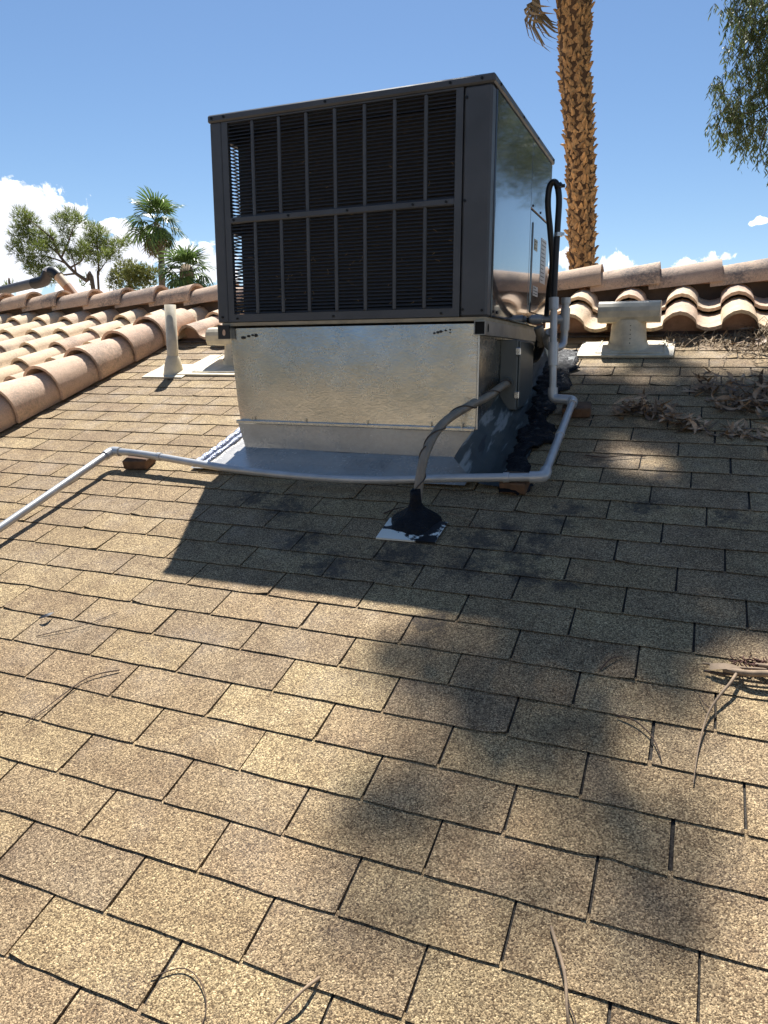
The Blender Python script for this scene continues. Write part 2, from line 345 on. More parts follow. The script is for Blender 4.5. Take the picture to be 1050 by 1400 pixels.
M_tanpipe = mat('tan pipe', (.44,.32,.20), .6, var=.2)
M_sealant = mat('silver blue sealant', (.30,.33,.42), .28, metal=.3, var=.6, scale=60, bmp=.8, bscale=90)
def coilmat():
    m, ns, ls, b = newmat('dusty condenser coil'); p = pos(ns)
    w = N('ShaderNodeTexWave', ns, wave_type='BANDS', bands_direction='X'); w.inputs['Scale'].default_value = 130; ls.new(p, w.inputs[0])
    c = mixc(w.outputs[0], (.010,.009,.009), (.040,.035,.029), ns, ls)
    c = mixc(ramp(noise(p, 26, 6, .7, ns, ls), [(.55, 0), (.72, .7)], ns, ls), c, (.10,.075,.045), ns, ls)
    ls.new(c, b.inputs['Base Color']); b.inputs['Roughness'].default_value = .6; return m
M_coil = coilmat()
M_slat = mat('dark grey louvre', (.054,.056,.060), .5, var=.1)

# ------------------------------------------------------------------ ground and house
g = MB().add([(-900,-900,-3.8),(900,-900,-3.8),(900,900,-3.8),(-900,900,-3.8)], [(0,1,2,3)]).build('ground', M_ground); tag(g, kind='structure')
T = 0.3048; EXP = 0.41*T; S0 = 2.768*T; TH = 0.0034
SR, RZ = 5.165, 5.165*SA
house = thing('house', 'house roof of tan asphalt shingles ringed by curved cream tiles', 'house')
b = MB(); b.grid(lambda u, v: RP(-3.75+u*6.35, -3.0+v*(SR+3.0), -0.0078), 1, 1, False)
deck = b.build('shingle_slope', M_deck, house)
b = MB(); b.grid(lambda u, v: RP(-9.0+u*5.25, -3.0+v*(SR+3.0), -0.0135), 1, 1, False)
tdeck = b.build('tile_slope', M_mortar, house)
ry = SR*CA
b = MB(); b.add([(-9,ry,RZ-.0135),(2.6,ry,RZ-.0135),(2.6,ry+5,RZ-.0135-5*TA),(-9,ry+5,RZ-.0135-5*TA)], [(0,1,2,3)]); rear = b.build('rear_slope', M_trim, house)
b = MB(); yz = [(-2.5,-3.8),(-2.5,-2.5*TA-.08),(ry,RZ-.08),(ry+4.7,RZ-.08-4.7*TA),(ry+4.7,-3.8)]
vs = [(-8.7,y,z) for y, z in yz]+[(2.35,y,z) for y, z in yz]
b.add(vs, [(4,3,2,1,0),(5,6,7,8,9)]+[(i,i+1,i+6,i+5) for i in range(4)]); b.build('wall', M_stucco, house)

def shingle_geo(b, w, seed, T0=None):
    r = random.Random(seed); nx = 6
    xs = [w*i/nx for i in range(nx+1)]
    low = [r.uniform(-.0014,.0014) for _ in xs]; bow = r.uniform(-.0018,.0024); lift = [r.uniform(-.0004,.0010) for _ in xs]
    if seed % 5 == 0: q_ = r.choice((0, nx)); lift[q_] += .0035; low[q_] += .003
    if seed % 7 == 0: low[r.randrange(nx+1)] += .006
    vs = []
    for i, x in enumerate(xs):
        e = (2*x/w-1)**2*bow
        xj = x + (r.uniform(0,.0015) if i == 0 else r.uniform(-.0015,0) if i == nx else 0)
        vs += [(xj, low[i]+e+.0025, lift[i]-TH+.0012), (xj, low[i]+e, lift[i]), (x, EXP*.5, -TH*.5+lift[i]*.5), (x, EXP+.012, -TH*1.1)]
    fs = []
    for i in range(nx):
        a, c = i*4, i*4+4
        fs += [(a,c,c+1,a+1),(a+1,c+1,c+2,a+2),(a+2,c+2,c+3,a+3)]
    e = [(-.0003, 0.0, -.0135),(-.0003, EXP, -.0135),(w+.0003, 0.0, -.0135),(w+.0003, EXP, -.0135)]
    k = len(vs); vs += e; q = nx*4
    fs += [(k,0,1),(k,1,2,k+1),(k+1,2,3),(k+2,q+1,q),(k+3,q+2,q+1,k+2),(k+3,q+3,q+2)]
    if T0: vs = [(p[0]+T0[0], p[1]+T0[1], p[2]+T0[2]) for p in vs]
    b.add(vs, fs)
SHV = []
for i in range(24):
    b = MB(); shingle_geo(b, T-.0056, 100+i); SHV.append(b.mesh('shingle', M_shingle))
Cm = Vector(camo.location); Fw = camo.rotation_euler.to_matrix() @ Vector((0,0,-1)); Rt = camo.rotation_euler.to_matrix() @ Vector((1,0,0)); Up = camo.rotation_euler.to_matrix() @ Vector((0,1,0))
def inview(p, m=0.06):
    d = Vector(p)-Cm; z = d.dot(Fw)
    return z > .1 and abs(d.dot(Rt)/z) < .525*(1+m)+.02 and abs(d.dot(Up)/z) < .7*(1+m)+.02
cells = []
for c in range(-14, 31):
    s = S0 + c*EXP; off = (-3.141 - 0.5855*(c-1))*T
    i0 = int(math.ceil((-3.72-off)/T)); i1 = int(math.floor((2.55-off)/T))
    for i in range(i0, i1):
        x = off+i*T+.0028; jit = 0.0 if c % 3 else 0.0
        strip = (i + c*7)//3; rr = random.Random(strip*131+c*17)
        cells.append((x+rr.uniform(-.0015,.0015), s+rr.uniform(-.0016,.0016), c, i))
vis = []
for q in cells:
    pts = [RP(q[0]+a*T, q[1]+e*EXP) for a in (0,.5,1) for e in (0,1)]
    hid = -1.93 < q[0]+.15 < -.78 and 2.86 < (q[1]+.06)*CA < 3.95      # under the curb
    if any(inview(p, 0.0) for p in pts) and not hid and q[0] > -3.62: vis.append(((RP(q[0]+.15, q[1]+.06)-Cm).length, q))
vis.sort(key=lambda t: t[0]); near = set(id(t[1]) for t in vis[:300])
fb_ = MB()
for k, q in enumerate(cells):
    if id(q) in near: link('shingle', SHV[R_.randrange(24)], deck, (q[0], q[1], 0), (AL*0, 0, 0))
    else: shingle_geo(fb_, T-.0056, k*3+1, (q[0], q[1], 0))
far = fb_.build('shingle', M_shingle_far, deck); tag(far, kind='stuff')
deck_children = [o for o in deck.children]
for o in deck_children: o.rotation_euler = (AL, 0, 0); o.location = RP(o.location[0], o.location[1], 0)

# tiles: one barrel and one pan per tile
TW, TE, TL = 0.2875, 0.346, 0.42
def tprof(u):
    if u < .172: return .026 + .062*sin(pi*u/.172)**.66 - (.020 if u <= 0 else 0)
    return .018-.020*sin(pi*min(1,(u-.172)/(TW-.172+.006)))**.8
def tile_geo(b, seed, T0=(0,0,0), nu=11, L=TL, tilt=.034):
    us = [0, .006,.022,.05,.086,.122,.150,.166,.172,.200,.230,.262,TW+.006]
    n = len(us); vs = []; th = .019
    for s, dn in ((0.0, 0.0), (L, -tilt*L/TE)):
        for u in us: vs.append((u-.086+T0[0], s+T0[1], .042+tprof(min(u, TW))+dn+T0[2]))
    for s, dn in ((0.0, 0.0), (L, -tilt*L/TE)):
        for u in us: vs.append((u-.086+T0[0], s+T0[1]+(.002 if s == 0 else 0), .042+tprof(min(u, TW))+dn-th+T0[2]))
    fs = []
    for i in range(n-1):
        fs.append((i,i+1,n+i+1,n+i)); fs.append((2*n+i+1,2*n+i,3*n+i,3*n+i+1)); 
    b.add(vs, fs, True)
    b.add(vs, [(2*n+i,2*n+i+1,i+1,i) for i in range(n-1)]+[(0,n,3*n,2*n),(n-1,3*n-1,4*n-1,2*n-1)])
b = MB(); tile_geo(b, 0); TM = b.mesh('roof_tile', M_tile)
b = MB(); tile_geo(b, 0, L=.325, tilt=.022); TMs = b.mesh('roof_tile', M_tile)
XC0 = -3.54
stuffb = MB()
def put_tile(x, k):
    s = 4.553+TE*k
    if k >= -7:
        o = link('roof_tile', TMs if k == 1 else TM, tdeck, RP(x+R_.uniform(-.004,.004), s+R_.uniform(-.009,.009), R_.uniform(-.002,.004)+(.017+.006*(k == 1) if x > -1.2 else 0)), (AL+R_.uniform(-.006,.006), R_.uniform(-.016,.016), R_.uniform(-.014,.014)))
    else: tile_geo(stuffb, 0, (x, s, 0))
for n in range(0, 19):
    for k in range(-15, 2):
        if n == 0 and k < 1: continue
        if n == 1 and k < -11: continue
        put_tile(XC0-TW*n, k)
for n in range(1, 22):
    for k in (0, 1): put_tile(XC0+TW*n, k)
put_tile(XC0, 0)
o = stuffb.build('roof_tile', M_tile, tdeck); o.rotation_euler = (AL,0,0); tag(o, kind='stuff')
# mortar closure under the tile noses, top edge following the tiles
b = MB(); n = 22*12; x0 = -3.44; x1 = 2.55
tops = []
for i in range(n+1):
    x = x0+(x1-x0)*i/n; u = (x-(XC0-.086)) % TW; tops.append((x, max(.012, .018+tprof(u))))
for i in range(n):
    (xa, ta), (xb, tb) = tops[i], tops[i+1]
    b.add([RP(xa,4.655,0.0),RP(xb,4.655,0.0),RP(xb,4.612,tb+.012),RP(xa,4.612,ta+.012)], [(0,1,2,3)], True)
b.build('mortar_closure', M_mortar, house)
b = MB(); b.box(-3.40, 2.55, 4.59, 4.652, -.002, .009); o = b.build('eave_flashing', mat('dark flashing strip', (.10,.085,.075), .7, var=.4, scale=20), house); o.rotation_euler = (AL,0,0)
# rake trim: big tapered barrels laid along the tile edge
def barrel(b, L, r0, r1, th=.017, a0=-28, a1=208, n=14, drop=.0, kz=1.0):
    vs = []
    for (y, r, dz) in ((0, r0, 0), (L, r1, -drop)):
        for q in (0, th):
            for j in range(n+1):
                a = radians(a0+(a1-a0)*j/n); vs.append((cos(a)*(r-q), y, sin(a)*(r-q)*kz+dz))
    m = n+1; fs = []
    for j in range(n): fs += [(j,2*m+j,2*m+j+1,j+1), (m+j,m+j+1,3*m+j+1,3*m+j)]
    b.add(vs, fs, True)
    b.add(vs, [(j,j+1,m+j+1,m+j) for j in range(n)]+[(2*m+j,3*m+j,3*m+j+1,2*m+j+1) for j in range(n)]+[(0,m,3*m,2*m),(n,2*m+n,3*m+n,m+n)])
b = MB(); barrel(b, .415, .143, .108, drop=.022); RK = b.mesh('rake_tile', M_trim)
for i in range(-9, 5):
    s = 3.11+.345*i - (0 if i < 4 else .02)
    link('rake_tile', RK, tdeck, RP(-3.515+R_.uniform(-.006,.006), s+R_.uniform(-.008,.008), .078), (AL+R_.uniform(-.01,.01), R_.uniform(-.03,.03), R_.uniform(-.012,.012)))
b = MB()
for i in range(46):                                        # uneven mortar bed under the rake tiles
    s = .0+i*.1; 
    b.box(-3.62,-3.425+R_.uniform(-.012,.006), s, s+.1, -.01, .038+R_.uniform(-.014,.012))
o = b.build('mortar_bed', M_mortar, house); o.rotation_euler = (AL,0,0)
# ridge caps
b = MB(); barrel(b, .40, .114, .132, a0=-7, a1=187, kz=.93); RC = b.mesh('ridge_tile', M_ridge)
for k in range(-9, 26):
    x = -.556-.336*k
    if x > 2.6 or x < -8.9: continue
    # noses point to the right; each covers the left end of the next one
    o = link('ridge_tile', RC, tdeck, (x-.40, ry+R_.uniform(-.004,.004), RZ+.115+R_.uniform(-.003,.003)), (0, 0, 0))
    o.rotation_euler = (Matrix.Rotation(radians(-90)+R_.uniform(-.012,.012), 4, 'Z') @ Matrix.Rotation(radians(5.5)+R_.uniform(-.008,.008), 4, 'X')).to_euler()
    o.location = (x-.40, ry+R_.uniform(-.006,.006), RZ+.112+R_.uniform(-.004,.004))
b = MB(); b.box(-9, 2.55, ry-.055, ry+.055, RZ-.02, RZ+.125); b.build('ridge_board', mat('dark ridge board', (.10,.07,.05), .9, var=.4), house)

# ------------------------------------------------------------------ curb under the unit
UX0, UX1, UY0, UY1, UZ0, UZ1 = -1.970, -0.742, 2.820, 4.046, 1.512, 2.360
curb = thing('roof_curb', 'galvanised sheet metal curb under the dark grey cooling unit', 'roof curb', (-1.3, 2.8, 2.8*TA), world=True)
CX0t, CX0b, CX1t, CX1b, CZ1, CZL = -1.912, -1.845, -.776, -.783, 1.486, 1.077
b = MB(); cy0, cy1 = 2.824, 4.00
def cfront(u, v):       # front sheet, left edge swept in towards the roof, both corners rolled
    z = CZ1+(CZL-CZ1)*v; xl = CX0t+(-1.878-CX0t)*v**1.6; xr = CX1t+(CX1b-CX1t)*v; x = xl+(xr-xl)*u
    e = max(0, 1-u*(xr-xl)/.055); e2 = max(0, 1-(1-u)*(xr-xl)/.012)
    return (x, cy0+.005*e*e+.006*e2*e2-.010*sin(pi*v)*sin(pi*u)-.016*(1-abs(2*u-1)**5), z)
b.grid(lambda u, v: cfront(u, 1-v), 48, 12)
b.build('front_panel', M_galv, curb)
b = MB(); b.add([(CX1t,cy0+.006,CZ1),(CX1b,cy0+.006,CZL),(CX1b,cy0+.006,(cy0+.006)*TA+.002),(CX1b,cy1,cy1*TA+.002),(CX1t,cy1,CZ1)], [(0,1,2,3,4)])
b.add([(CX0t,cy0+.02,CZ1),(-1.869,cy0+.02,CZL),(CX0b,cy0+.02,(cy0+.02)*TA+.002),(CX0t+.02,cy1,cy1*TA+.002),(CX0t,cy1,CZ1)], [(4,3,2,1,0)])
b.add([(CX0t,cy1,CZ1),(CX1t,cy1,CZ1),(CX1t,cy1,cy1*TA),(CX0t,cy1,cy1*TA)], [(0,1,2,3)][::-1]); b.build('side_panel', M_galv, curb)
b = MB()                                                   # skirt below the ledge and its turned-out flange
b.grid(lambda u, v: (-1.876+v*.034+u*(1.091-v*.034), cy0-.020+.004*sin(u*9), CZL-.004+(cy0*TA+.008-CZL)*v), 24, 4, flip=True)
b.build('skirt', M_galvf, curb)
b = MB(); b.grid(lambda u, v: (lambda x, s, n: RP(x, s, n))(-1.985+u*1.235, 2.735+v*.245, .010+.005*sin(u*7)*(1-v)+.001*sin(u*23)), 40, 4)
b.grid(lambda u, v: RP(-1.962+u*.13, 2.975+v*1.28, .008+.003*sin(v*20)), 2, 14)
b.build('flange', M_galvf, curb)
b = MB(); b.box(-1.883, -.780, cy0-.027, cy0+.002, CZL-.006, CZL+.010, bev=.003); lg = b.build('ledge', M_galv, curb)
b = MB()
for x in (-1.80,-1.53,-1.24,-.96,-.83): b.box(x-.003,x+.003,cy0-.026,cy0-.018,CZL+.010,CZL+.024)
b.build('cleat', M_galv, curb)
b = MB(); b.box(CX1t-.004,CX1t+.004,cy0-.003,cy0+.006,CZL,CZ1,bev=.002); b.build('corner_seam', M_clip, curb)
b = MB()
for x0, pts in ((-1.838, [(0,.012,.010),(.028,.018,.008),(.05,.022,.007),(.068,.026,.004),(.068,.020,.010)]), (-.952, [(0,.018,.007),(.014,.021,.008),(.027,.024,.008),(.046,.028,.006),(.064,.030,.005),(.064,.020,.004)])):
    for dx, dz, r in pts: b.box(x0+dx-r*.8, x0+dx+r*.8, cy0-.0185, cy0-.006, CZ1-.052+dz-r*.6, CZ1-.052+dz+r*.6, bev=.003)
b.build('marker_scrawl', M_ink, curb)
b = MB()                                                   # faint stamped outline and strokes on the flange
def stroke(x0,s0,x1,s1,w=.0008):
    a, c = Vector((x0,s0,0)), Vector((x1,s1,0)); n = Vector((-(c-a).y,(c-a).x,0)).normalized()*w
    b.add([RP(q.x,q.y,.0185) for q in (a-n,c-n,c+n,a+n)], [(0,1,2,3)])
fx, fs_ = -1.275, 2.80
for q in ((0,0,.17,0),(.17,0,.17,.11),(.17,.11,0,.11),(0,.11,0,0)): stroke(fx+q[0],fs_+q[1],fx+q[2],fs_+q[3])
for i in range(4):
    X = fx+.02+i*.038
    for q in (((0,.02,0,.09),(0,.09,.014,.05),(.014,.05,.026,.09),(.026,.09,.026,.02)),((0,.02,0,.09),(0,.09,.022,.09),(0,.055,.018,.055),(0,.02,.022,.02)),((0,.09,.002,.03),(.002,.03,.02,.02),(.02,.02,.024,.09)),((0,.02,0,.09),(0,.09,.022,.02),(.022,.02,.022,.09)))[i]: stroke(X+q[0],fs_+q[1],X+q[2],fs_+q[3])
b.build('stamp_mark', mat('faint grey stamp', (.10,.11,.12), .5, var=.2), curb)
# painted flashing and tar on the right
b = MB(); b.grid(lambda u, v: RP(-.786+.215*u, 2.745+v*1.56, (.105*(1-u/.45)**1.5 if u < .45 else 0)+.014+.004*sin(v*31+u*5)), 12, 40); b.build('painted_flashing', M_flpaint, curb)
import mathutils.noise as mn
def tarf(u, v):
    s = 2.70+v*1.62; w0 = -.70+.085*(1-v)-.03*v; w1 = -.535-.03*v
    x = w0+(w1-w0)*u + (u-.4)*.12*mn.noise(Vector((u*1.5, v*9, 3))) + (u-.4)*.07*mn.noise(Vector((u*2.5, v*27.3, 7.7))) + .02*mn.noise(Vector((u*3, v*61, 1)))
    h = (.013*sin(pi*u)+.010*mn.noise(Vector((x*30, s*30, 0)))+.006*mn.noise(Vector((x*70, s*70, 5)))+.009*mn.noise(Vector((x*14, s*9, 8))))*(sin(pi*min(1,max(0,v)))**.25 if 0 < v < 1 else 0)
    return RP(x, s, .016+max(-.004, h)-(.012 if u in (0,1) else 0))
b = MB(); b.grid(tarf, 16, 120); b.build('tar_seam', M_tar, curb)
b = MB(); b.tube(spline([RP(-1.975,2.76,.014),RP(-1.965,3.0,.014),RP(-1.97,3.4,.014),RP(-1.95,4.2,.014)],12), [.012+.007*abs(sin(i*2.1)) for i in range(37)], 8)
b.tube(spline([RP(-1.935,2.76,.016),RP(-1.928,3.0,.014),RP(-1.93,3.4,.014),RP(-1.91,4.2,.014)],12), [.008+.005*abs(sin(i*2.7+1)) for i in range(37)], 8)
b.build('sealant_bead', M_sealant, curb)

# ------------------------------------------------------------------ the packaged cooling unit
ac = thing('air_conditioner', 'large dark grey rooftop air conditioner with two rows of louvred grille', 'air conditioner', (-1.356, 3.43, UZ0), world=True)
b = MB(); b.box(UX0-.008, UX1+.006, UY0-.006, UY1+.008, 2.329, UZ1, bev=.006); lid = b.build('lid', M_grey, ac)
def screw(p, ax, r=.0055, par=None):
    bb = MB(); n = 8; d = Vector(ax); u = d.orthogonal().normalized(); w = d.cross(u)
    ring = [Vector(p)+(u*cos(2*pi*j/n)+w*sin(2*pi*j/n))*r for j in range(n)]; top = [q+d*.004 for q in ring]
    bb.add(ring+top, [tuple(range(n,2*n))]+[(j,(j+1)%n,(j+1)%n+n,j+n) for j in range(n)])
    return bb
def screws(pts, ax, parent, r=.0055):
    for p in pts:
        o = screw(p, ax, r).build('screw', M_screw, None, origin=ac.location); o.parent = parent
screws([(x, UY0-.006, 2.345) for x in (-1.955,-1.895,-1.42,-.905,-.785)], (0,-1,0), lid)
screws([(UX1+.006, y, 2.345) for y in (2.90,3.30,3.62,4.02)], (1,0,0), lid)
b = MB(); b.box(UX0, -1.917, UY0, UY0+.05, UZ0, 2.329, bev=.004); cp = b.build('corner_post', M_grey, ac)
screws([(-1.945, UY0, 1.535)], (0,-1,0), cp)
b = MB(); b.box(-.853, UX1-.004, UY0, UY0+.06, UZ0, 2.329, bev=.008); cp = b.build('corner_post', M_grey, ac)
screws([(-.842, UY0, z) for z in (2.29,1.935,1.54)]+[(-.765,UY0,1.535)], (0,-1,0), cp)
b = MB()
gx0, gx1 = -1.914, -.856
b.box(gx0, -1.885, UY0+.002, UY0+.022, UZ0+.002, 2.327); b.box(-.884, gx1, UY0+.002, UY0+.022, UZ0+.002, 2.327)
b.box(-1.885, -.884, UY0+.002, UY0+.022, UZ0+.002, 1.546); b.box(-1.885, -.884, UY0+.002, UY0+.022, 2.322, 2.327)
b.box(-1.885, -.884, UY0-.002, UY0+.020, 1.923, 1.949, bev=.004)
grille = b.build('front_grille', M_grey, ac)
screws([(x, UY0-.002, 1.936) for x in (-1.868,-1.60,-1.33,-1.05,-.915)]+[(x, UY0+.002, 1.528) for x in (-1.87,-1.40,-.93)], (0,-1,0), grille, .005)
for x in (-1.767,-1.640,-1.514,-1.386,-1.257,-1.130,-1.003):
    bb = MB(); bb.box(x-.0075, x+.0075, UY0+.003, UY0+.018, 1.547, 2.322, bev=.004); o = bb.build('rib', M_grey, None, origin=ac.location); o.parent = grille
for z0, z1 in ((1.949, 2.322), (1.546, 1.923)):
    n = 27
    for i in range(n):
        z = z0+(z1-z0)*(i+.5)/n; bb = MB()
        bb.add([(-1.887,UY0+.006,z-.0045),(-.882,UY0+.006,z-.0045),(-.882,UY0+.017,z+.003),(-1.887,UY0+.017,z+.003),(-1.887,UY0+.0065,z-.0032),(-.882,UY0+.0065,z-.0032),(-.882,UY0+.017,z+.0043),(-1.887,UY0+.017,z+.0043)], [(0,1,2,3)[::-1],(4,5,6,7),(0,1,5,4),(2,3,7,6),(1,2,6,5),(3,0,4,7)])
        o = bb.build('slat', M_slat, None, origin=ac.location); o.parent = grille
b = MB(); b.box(-1.947, -.86, 2.995, 3.025, UZ0, 2.32); b.box(-1.947, -1.925, 3.025, 4.0, UZ0, 2.32); coil = b.build('coil', M_coil, ac)
b = MB()                                                    # debris caught in the coil
for i in range(46):
    x = R_.uniform(-1.8,-.9); z = R_.uniform(1.56,1.8) if i % 3 else R_.uniform(1.6,2.2); a = R_.uniform(0,6.3); l = R_.uniform(.01,.03)
    b.tube(spline([(x,2.835,z),(x+cos(a)*l*.5+.006,2.831,z+sin(a)*l*.5),(x+cos(a)*l,2.835,z+sin(a)*l)],3), .0008, 4)
o = b.build('lint', M_needle, ac); tag(o, kind='stuff')
# left side grille, open to the sky near the front corner
b = MB(); b.box(UX0, UX0+.02, UY0+.05, UY0+.062, UZ0, 2.329); b.box(UX0, UX0+.02, UY1-.06, UY1, UZ0, 2.329); b.box(UX0, UX0+.02, UY0+.062, UY1-.06, UZ0, 1.546); b.box(UX0,UX0+.02,UY0+.062,UY1-.06,2.28,2.329); b.box(UX0,UX0+.02,UY0+.062,UY1-.06,1.905,1.967)
sg = b.build('side_grille', M_grey, ac)
for z0, z1 in ((1.967, 2.28), (1.546, 1.905)):
    n = 22
    for i in range(n):
        z = z0+(z1-z0)*(i+.5)/n; bb = MB(); bb.box(UX0+.004, UX0+.014, UY0+.062, UY1-.06, z-.0016, z+.0016); o = bb.build('slat', M_slat, None, origin=ac.location); o.parent = sg
b = MB(); b.box(UX0+.02, UX1-.02, UY1-.03, UY1, UZ0, 2.329); b.build('rear_panel', M_grey, ac)
b = MB(); b.box(UX0+.03, UX1-.03, UY0+.03, UY1-.03, UZ0-.004, UZ0+.006); b.build('base_pan', M_strip, ac)
# right side: corner strip, long panel, access panels
sx = UX1-.004
b = MB(); b.box(sx-.03, sx+.004, UY0+.0605, UY0+.0695, UZ0, 2.328, bev=.004); b.build('corner_strip', M_panel, ac)
b = MB(); b.box(sx-.03, sx+.002, UY0+.071, 3.548, UZ0+.004, 2.327, bev=.004); pn = b.build('side_panel', M_panel, ac)
screws([(sx+.002, 2.91, 1.535),(sx+.002, 2.97, 1.535)], (1,0,0), pn)
b = MB(); b.box(sx-.03, sx+.001, 3.553, UY1-.004, 2.035, 2.327, bev=.004); pn = b.build('access_panel', M_panel, ac)
screws([(sx+.001, y, 2.052) for y in (3.60,3.78,3.96)], (1,0,0), pn)
b = MB(); b.box(sx-.03, sx+.001, 3.553, UY1-.004, UZ0+.004, 2.030, bev=.004); pn = b.build('access_panel', M_panel, ac)
bb = MB(); bb.box(sx-.01, sx+.006, 3.60, 4.02, 1.57, 1.985, bev=.02); o = bb.build('access_door', M_panel, None, origin=ac.location); o.parent = pn
def sticker(y0, y1, z0, z1, m, lines):
    bb = MB(); bb.box(sx+.006, sx+.0075, y0, y1, z0, z1); o = bb.build('sticker', m, None, origin=ac.location); o.parent = pn
    bb = MB(); n = lines
    for i in range(n):
        z = z1-(z1-z0)*(i+.7)/(n+.4); bb.box(sx+.0076, sx+.008, y0+.008, y0+.008+(y1-y0-.016)*R_.uniform(.5,1), z-.002, z+.002)
    bb.v and setattr(bb.build('print', M_ink, None, origin=ac.location), 'parent', pn)
sticker(3.635, 3.705, 1.862, 1.912, M_label, 3); sticker(3.80, 3.93, 1.73, 1.94, M_white, 11); sticker(3.64, 3.755, 1.655, 1.700, M_white, 3)
b = MB(); b.box(UX0+.018, UX1-.012, UY0+.004, UY1-.02, 1.497, UZ0-.001); b.build('base_rim', M_strip, ac)
# base rails: open channel ends
for xa, xb in ((-1.955,-1.905), (-.790,-.746)):
    bb = MB(); y0, y1, z0, z1, t = 2.805, 4.03, 1.443, 1.496, .003
    bb.box(xa,xb,y0,y1,z0,z0+t); bb.box(xa,xb,y0,y1,z1-t,z1); bb.box(xa,xa+t,y0,y1,z0+t,z1-t); bb.box(xb-t,xb,y0,y1,z0+t,z1-t)
    r = bb.build('base_rail', M_rail, ac)
    bb = MB(); bb.box(xa+t,xb-t,y0+.006,y0+.03,z0+t,z1-t); o = bb.build('rail_end_shade', M_void, None, origin=ac.location); o.parent = r  # black plug painted as the unlit inside of the rail
    if xa > -1:
        for y in (2.845, 3.9):
            bb = MB(); bb.lathe([(0,0),(.010,0),(.010,.001)], 10, T=Matrix.Translation((xb+.0012,y,1.47)) @ Matrix.Rotation(pi/2,4,'Y') @ Matrix.Diagonal((1.6,.6,1,1))); o = bb.build('slot', M_void, None, origin=ac.location); o.parent = r
    else:
        bb = MB(); bb.lathe([(0,0),(.010,0)], 12, T=Matrix.Translation((xa+.024,y0-.0015,1.468)) @ Matrix.Rotation(pi/2,4,'X') @ Matrix.Diagonal((.8,1.4,1,1))); bb2 = MB(); bb2.box(xa-.008,xb+.002,y0-.0008,y0+.004,z0-.002,z1+.004); o = bb2.build('lift_plate', M_black, None, origin=ac.location); o.parent = r; o = bb.build('slot', M_trim, None, origin=ac.location); o.parent = r

# junction box on the curb side
jb = thing('junction_box', 'grey junction box on the right side of the metal curb', 'junction box', (-.74, 3.3, 1.12), world=True)
b = MB(); b.box(-.780, -.702, 3.19, 3.50, 1.135, 1.436, bev=.004); jbb = b.build('body', M_box, jb)
b = MB(); b.box(-.701, -.694, 3.20, 3.49, 1.145, 1.430, bev=.003); b.build('cover', M_box, jb)
for z in (1.20, 1.385):
    b = MB(); b.box(-.712, -.690, 3.183, 3.197, z-.016, z+.016, bev=.003); b.build('latch', M_clip, jb)

# ------------------------------------------------------------------ condensate drain of silver pipe
dr = thing('condensate_drain', 'silver painted drain pipe running round the metal curb across the shingles', 'drain pipe', RP(-.5, 2.75, 0), world=True)
PR = .0155
pA, pB = RP(-2.391+.02, 2.058-.02, .062), RP(-2.40, 2.741, .068)
pEnd = RP(-2.385, .9, .030)
mid = [RP(-2.40,2.741,.068), RP(-2.20,2.728,.066), RP(-1.675,2.672,.050), RP(-1.176,2.664,.045), RP(-.75,2.713,.055), RP(-.458,2.737,.066)]
pC, pD, pE_ = RP(-.458,2.737,.066), RP(-.468,3.463,.068), RP(-.558,3.476,.068)
def seg(pts, r=PR, name='pipe', m=M_pvc, n=12, sub=0):
    return MB().tube(pts, r, n).build(name, m, dr)
seg([pEnd, pB]); seg(spline(mid, 8)); seg([pC, pD]); seg([pD, pE_])
vtop = Vector((-.578, 3.30, 1.60)); vb = Vector((pE_.x, pE_.y, pE_.z))
seg([vb, vtop])
def elbow(p, a, c, r=.0215):
    p, a, c = Vector(p), Vector(a), Vector(c); d0 = (a-p).normalized()*.048; d1 = (c-p).normalized()*.048
    MB().tube(fillet([p+d0, p, p+d1], .03, 6), r, 14).build('elbow', M_pvc, dr)
elbow(pB, pEnd, mid[1]); elbow(pC, mid[-2], pD); elbow(pD, pC, pE_); elbow(pE_, pD, vtop)
def coupling(p, d, L=.05, r=.0215):
    p, d = Vector(p), Vector(d).normalized(); MB().tube([p-d*L/2, p+d*L/2], r, 14).build('coupling', M_pvc, dr)
vd = vtop-vb
coupling(vb+vd*.46, vd, .10); coupling(vb+vd*.97, vd, .05)
coupling(mid[1]+(mid[2]-mid[1])*.15, mid[2]-mid[1], .02, .019); coupling(mid[-1]+(mid[-2]-mid[-1])*.45, mid[-2]-mid[-1], .02, .019)
coupling(pC+(pD-pC)*.5, pD-pC, .02, .018)
# trap
ty = 3.56; px_ = Vector((-.735, ty+.02, 1.540))
seg([px_, (-.585, ty, 1.535)])
coupling((-.70, ty+.01, 1.5385), (1,0,0), .05, .022)
MB().tube([(-.568,ty,1.632),(-.568,ty,1.605)], .0225, 14).build('cap', M_pvc, dr)
MB().tube([(-.568,ty,1.606),(-.568,ty,1.575)], .0165, 12).build('pipe', M_pvc, dr)
b = MB(); b.tube([(-.568,ty,1.585),(-.568,ty,1.485)], .0215, 14); b.tube([(-.625,ty,1.535),(-.568,ty,1.535)], .0205, 14); b.build('tee', M_pvc, dr)
MB().tube(spline([(-.568,ty,1.49),(-.568,ty,1.45),(-.574,ty-.02,1.415),(-.605,ty-.07,1.402),(-.62,ty-.13,1.42),(-.615,ty-.20,1.455),(-.59,ty-.255,1.47)],6), .0165, 12).build('trap', M_pvc, dr)
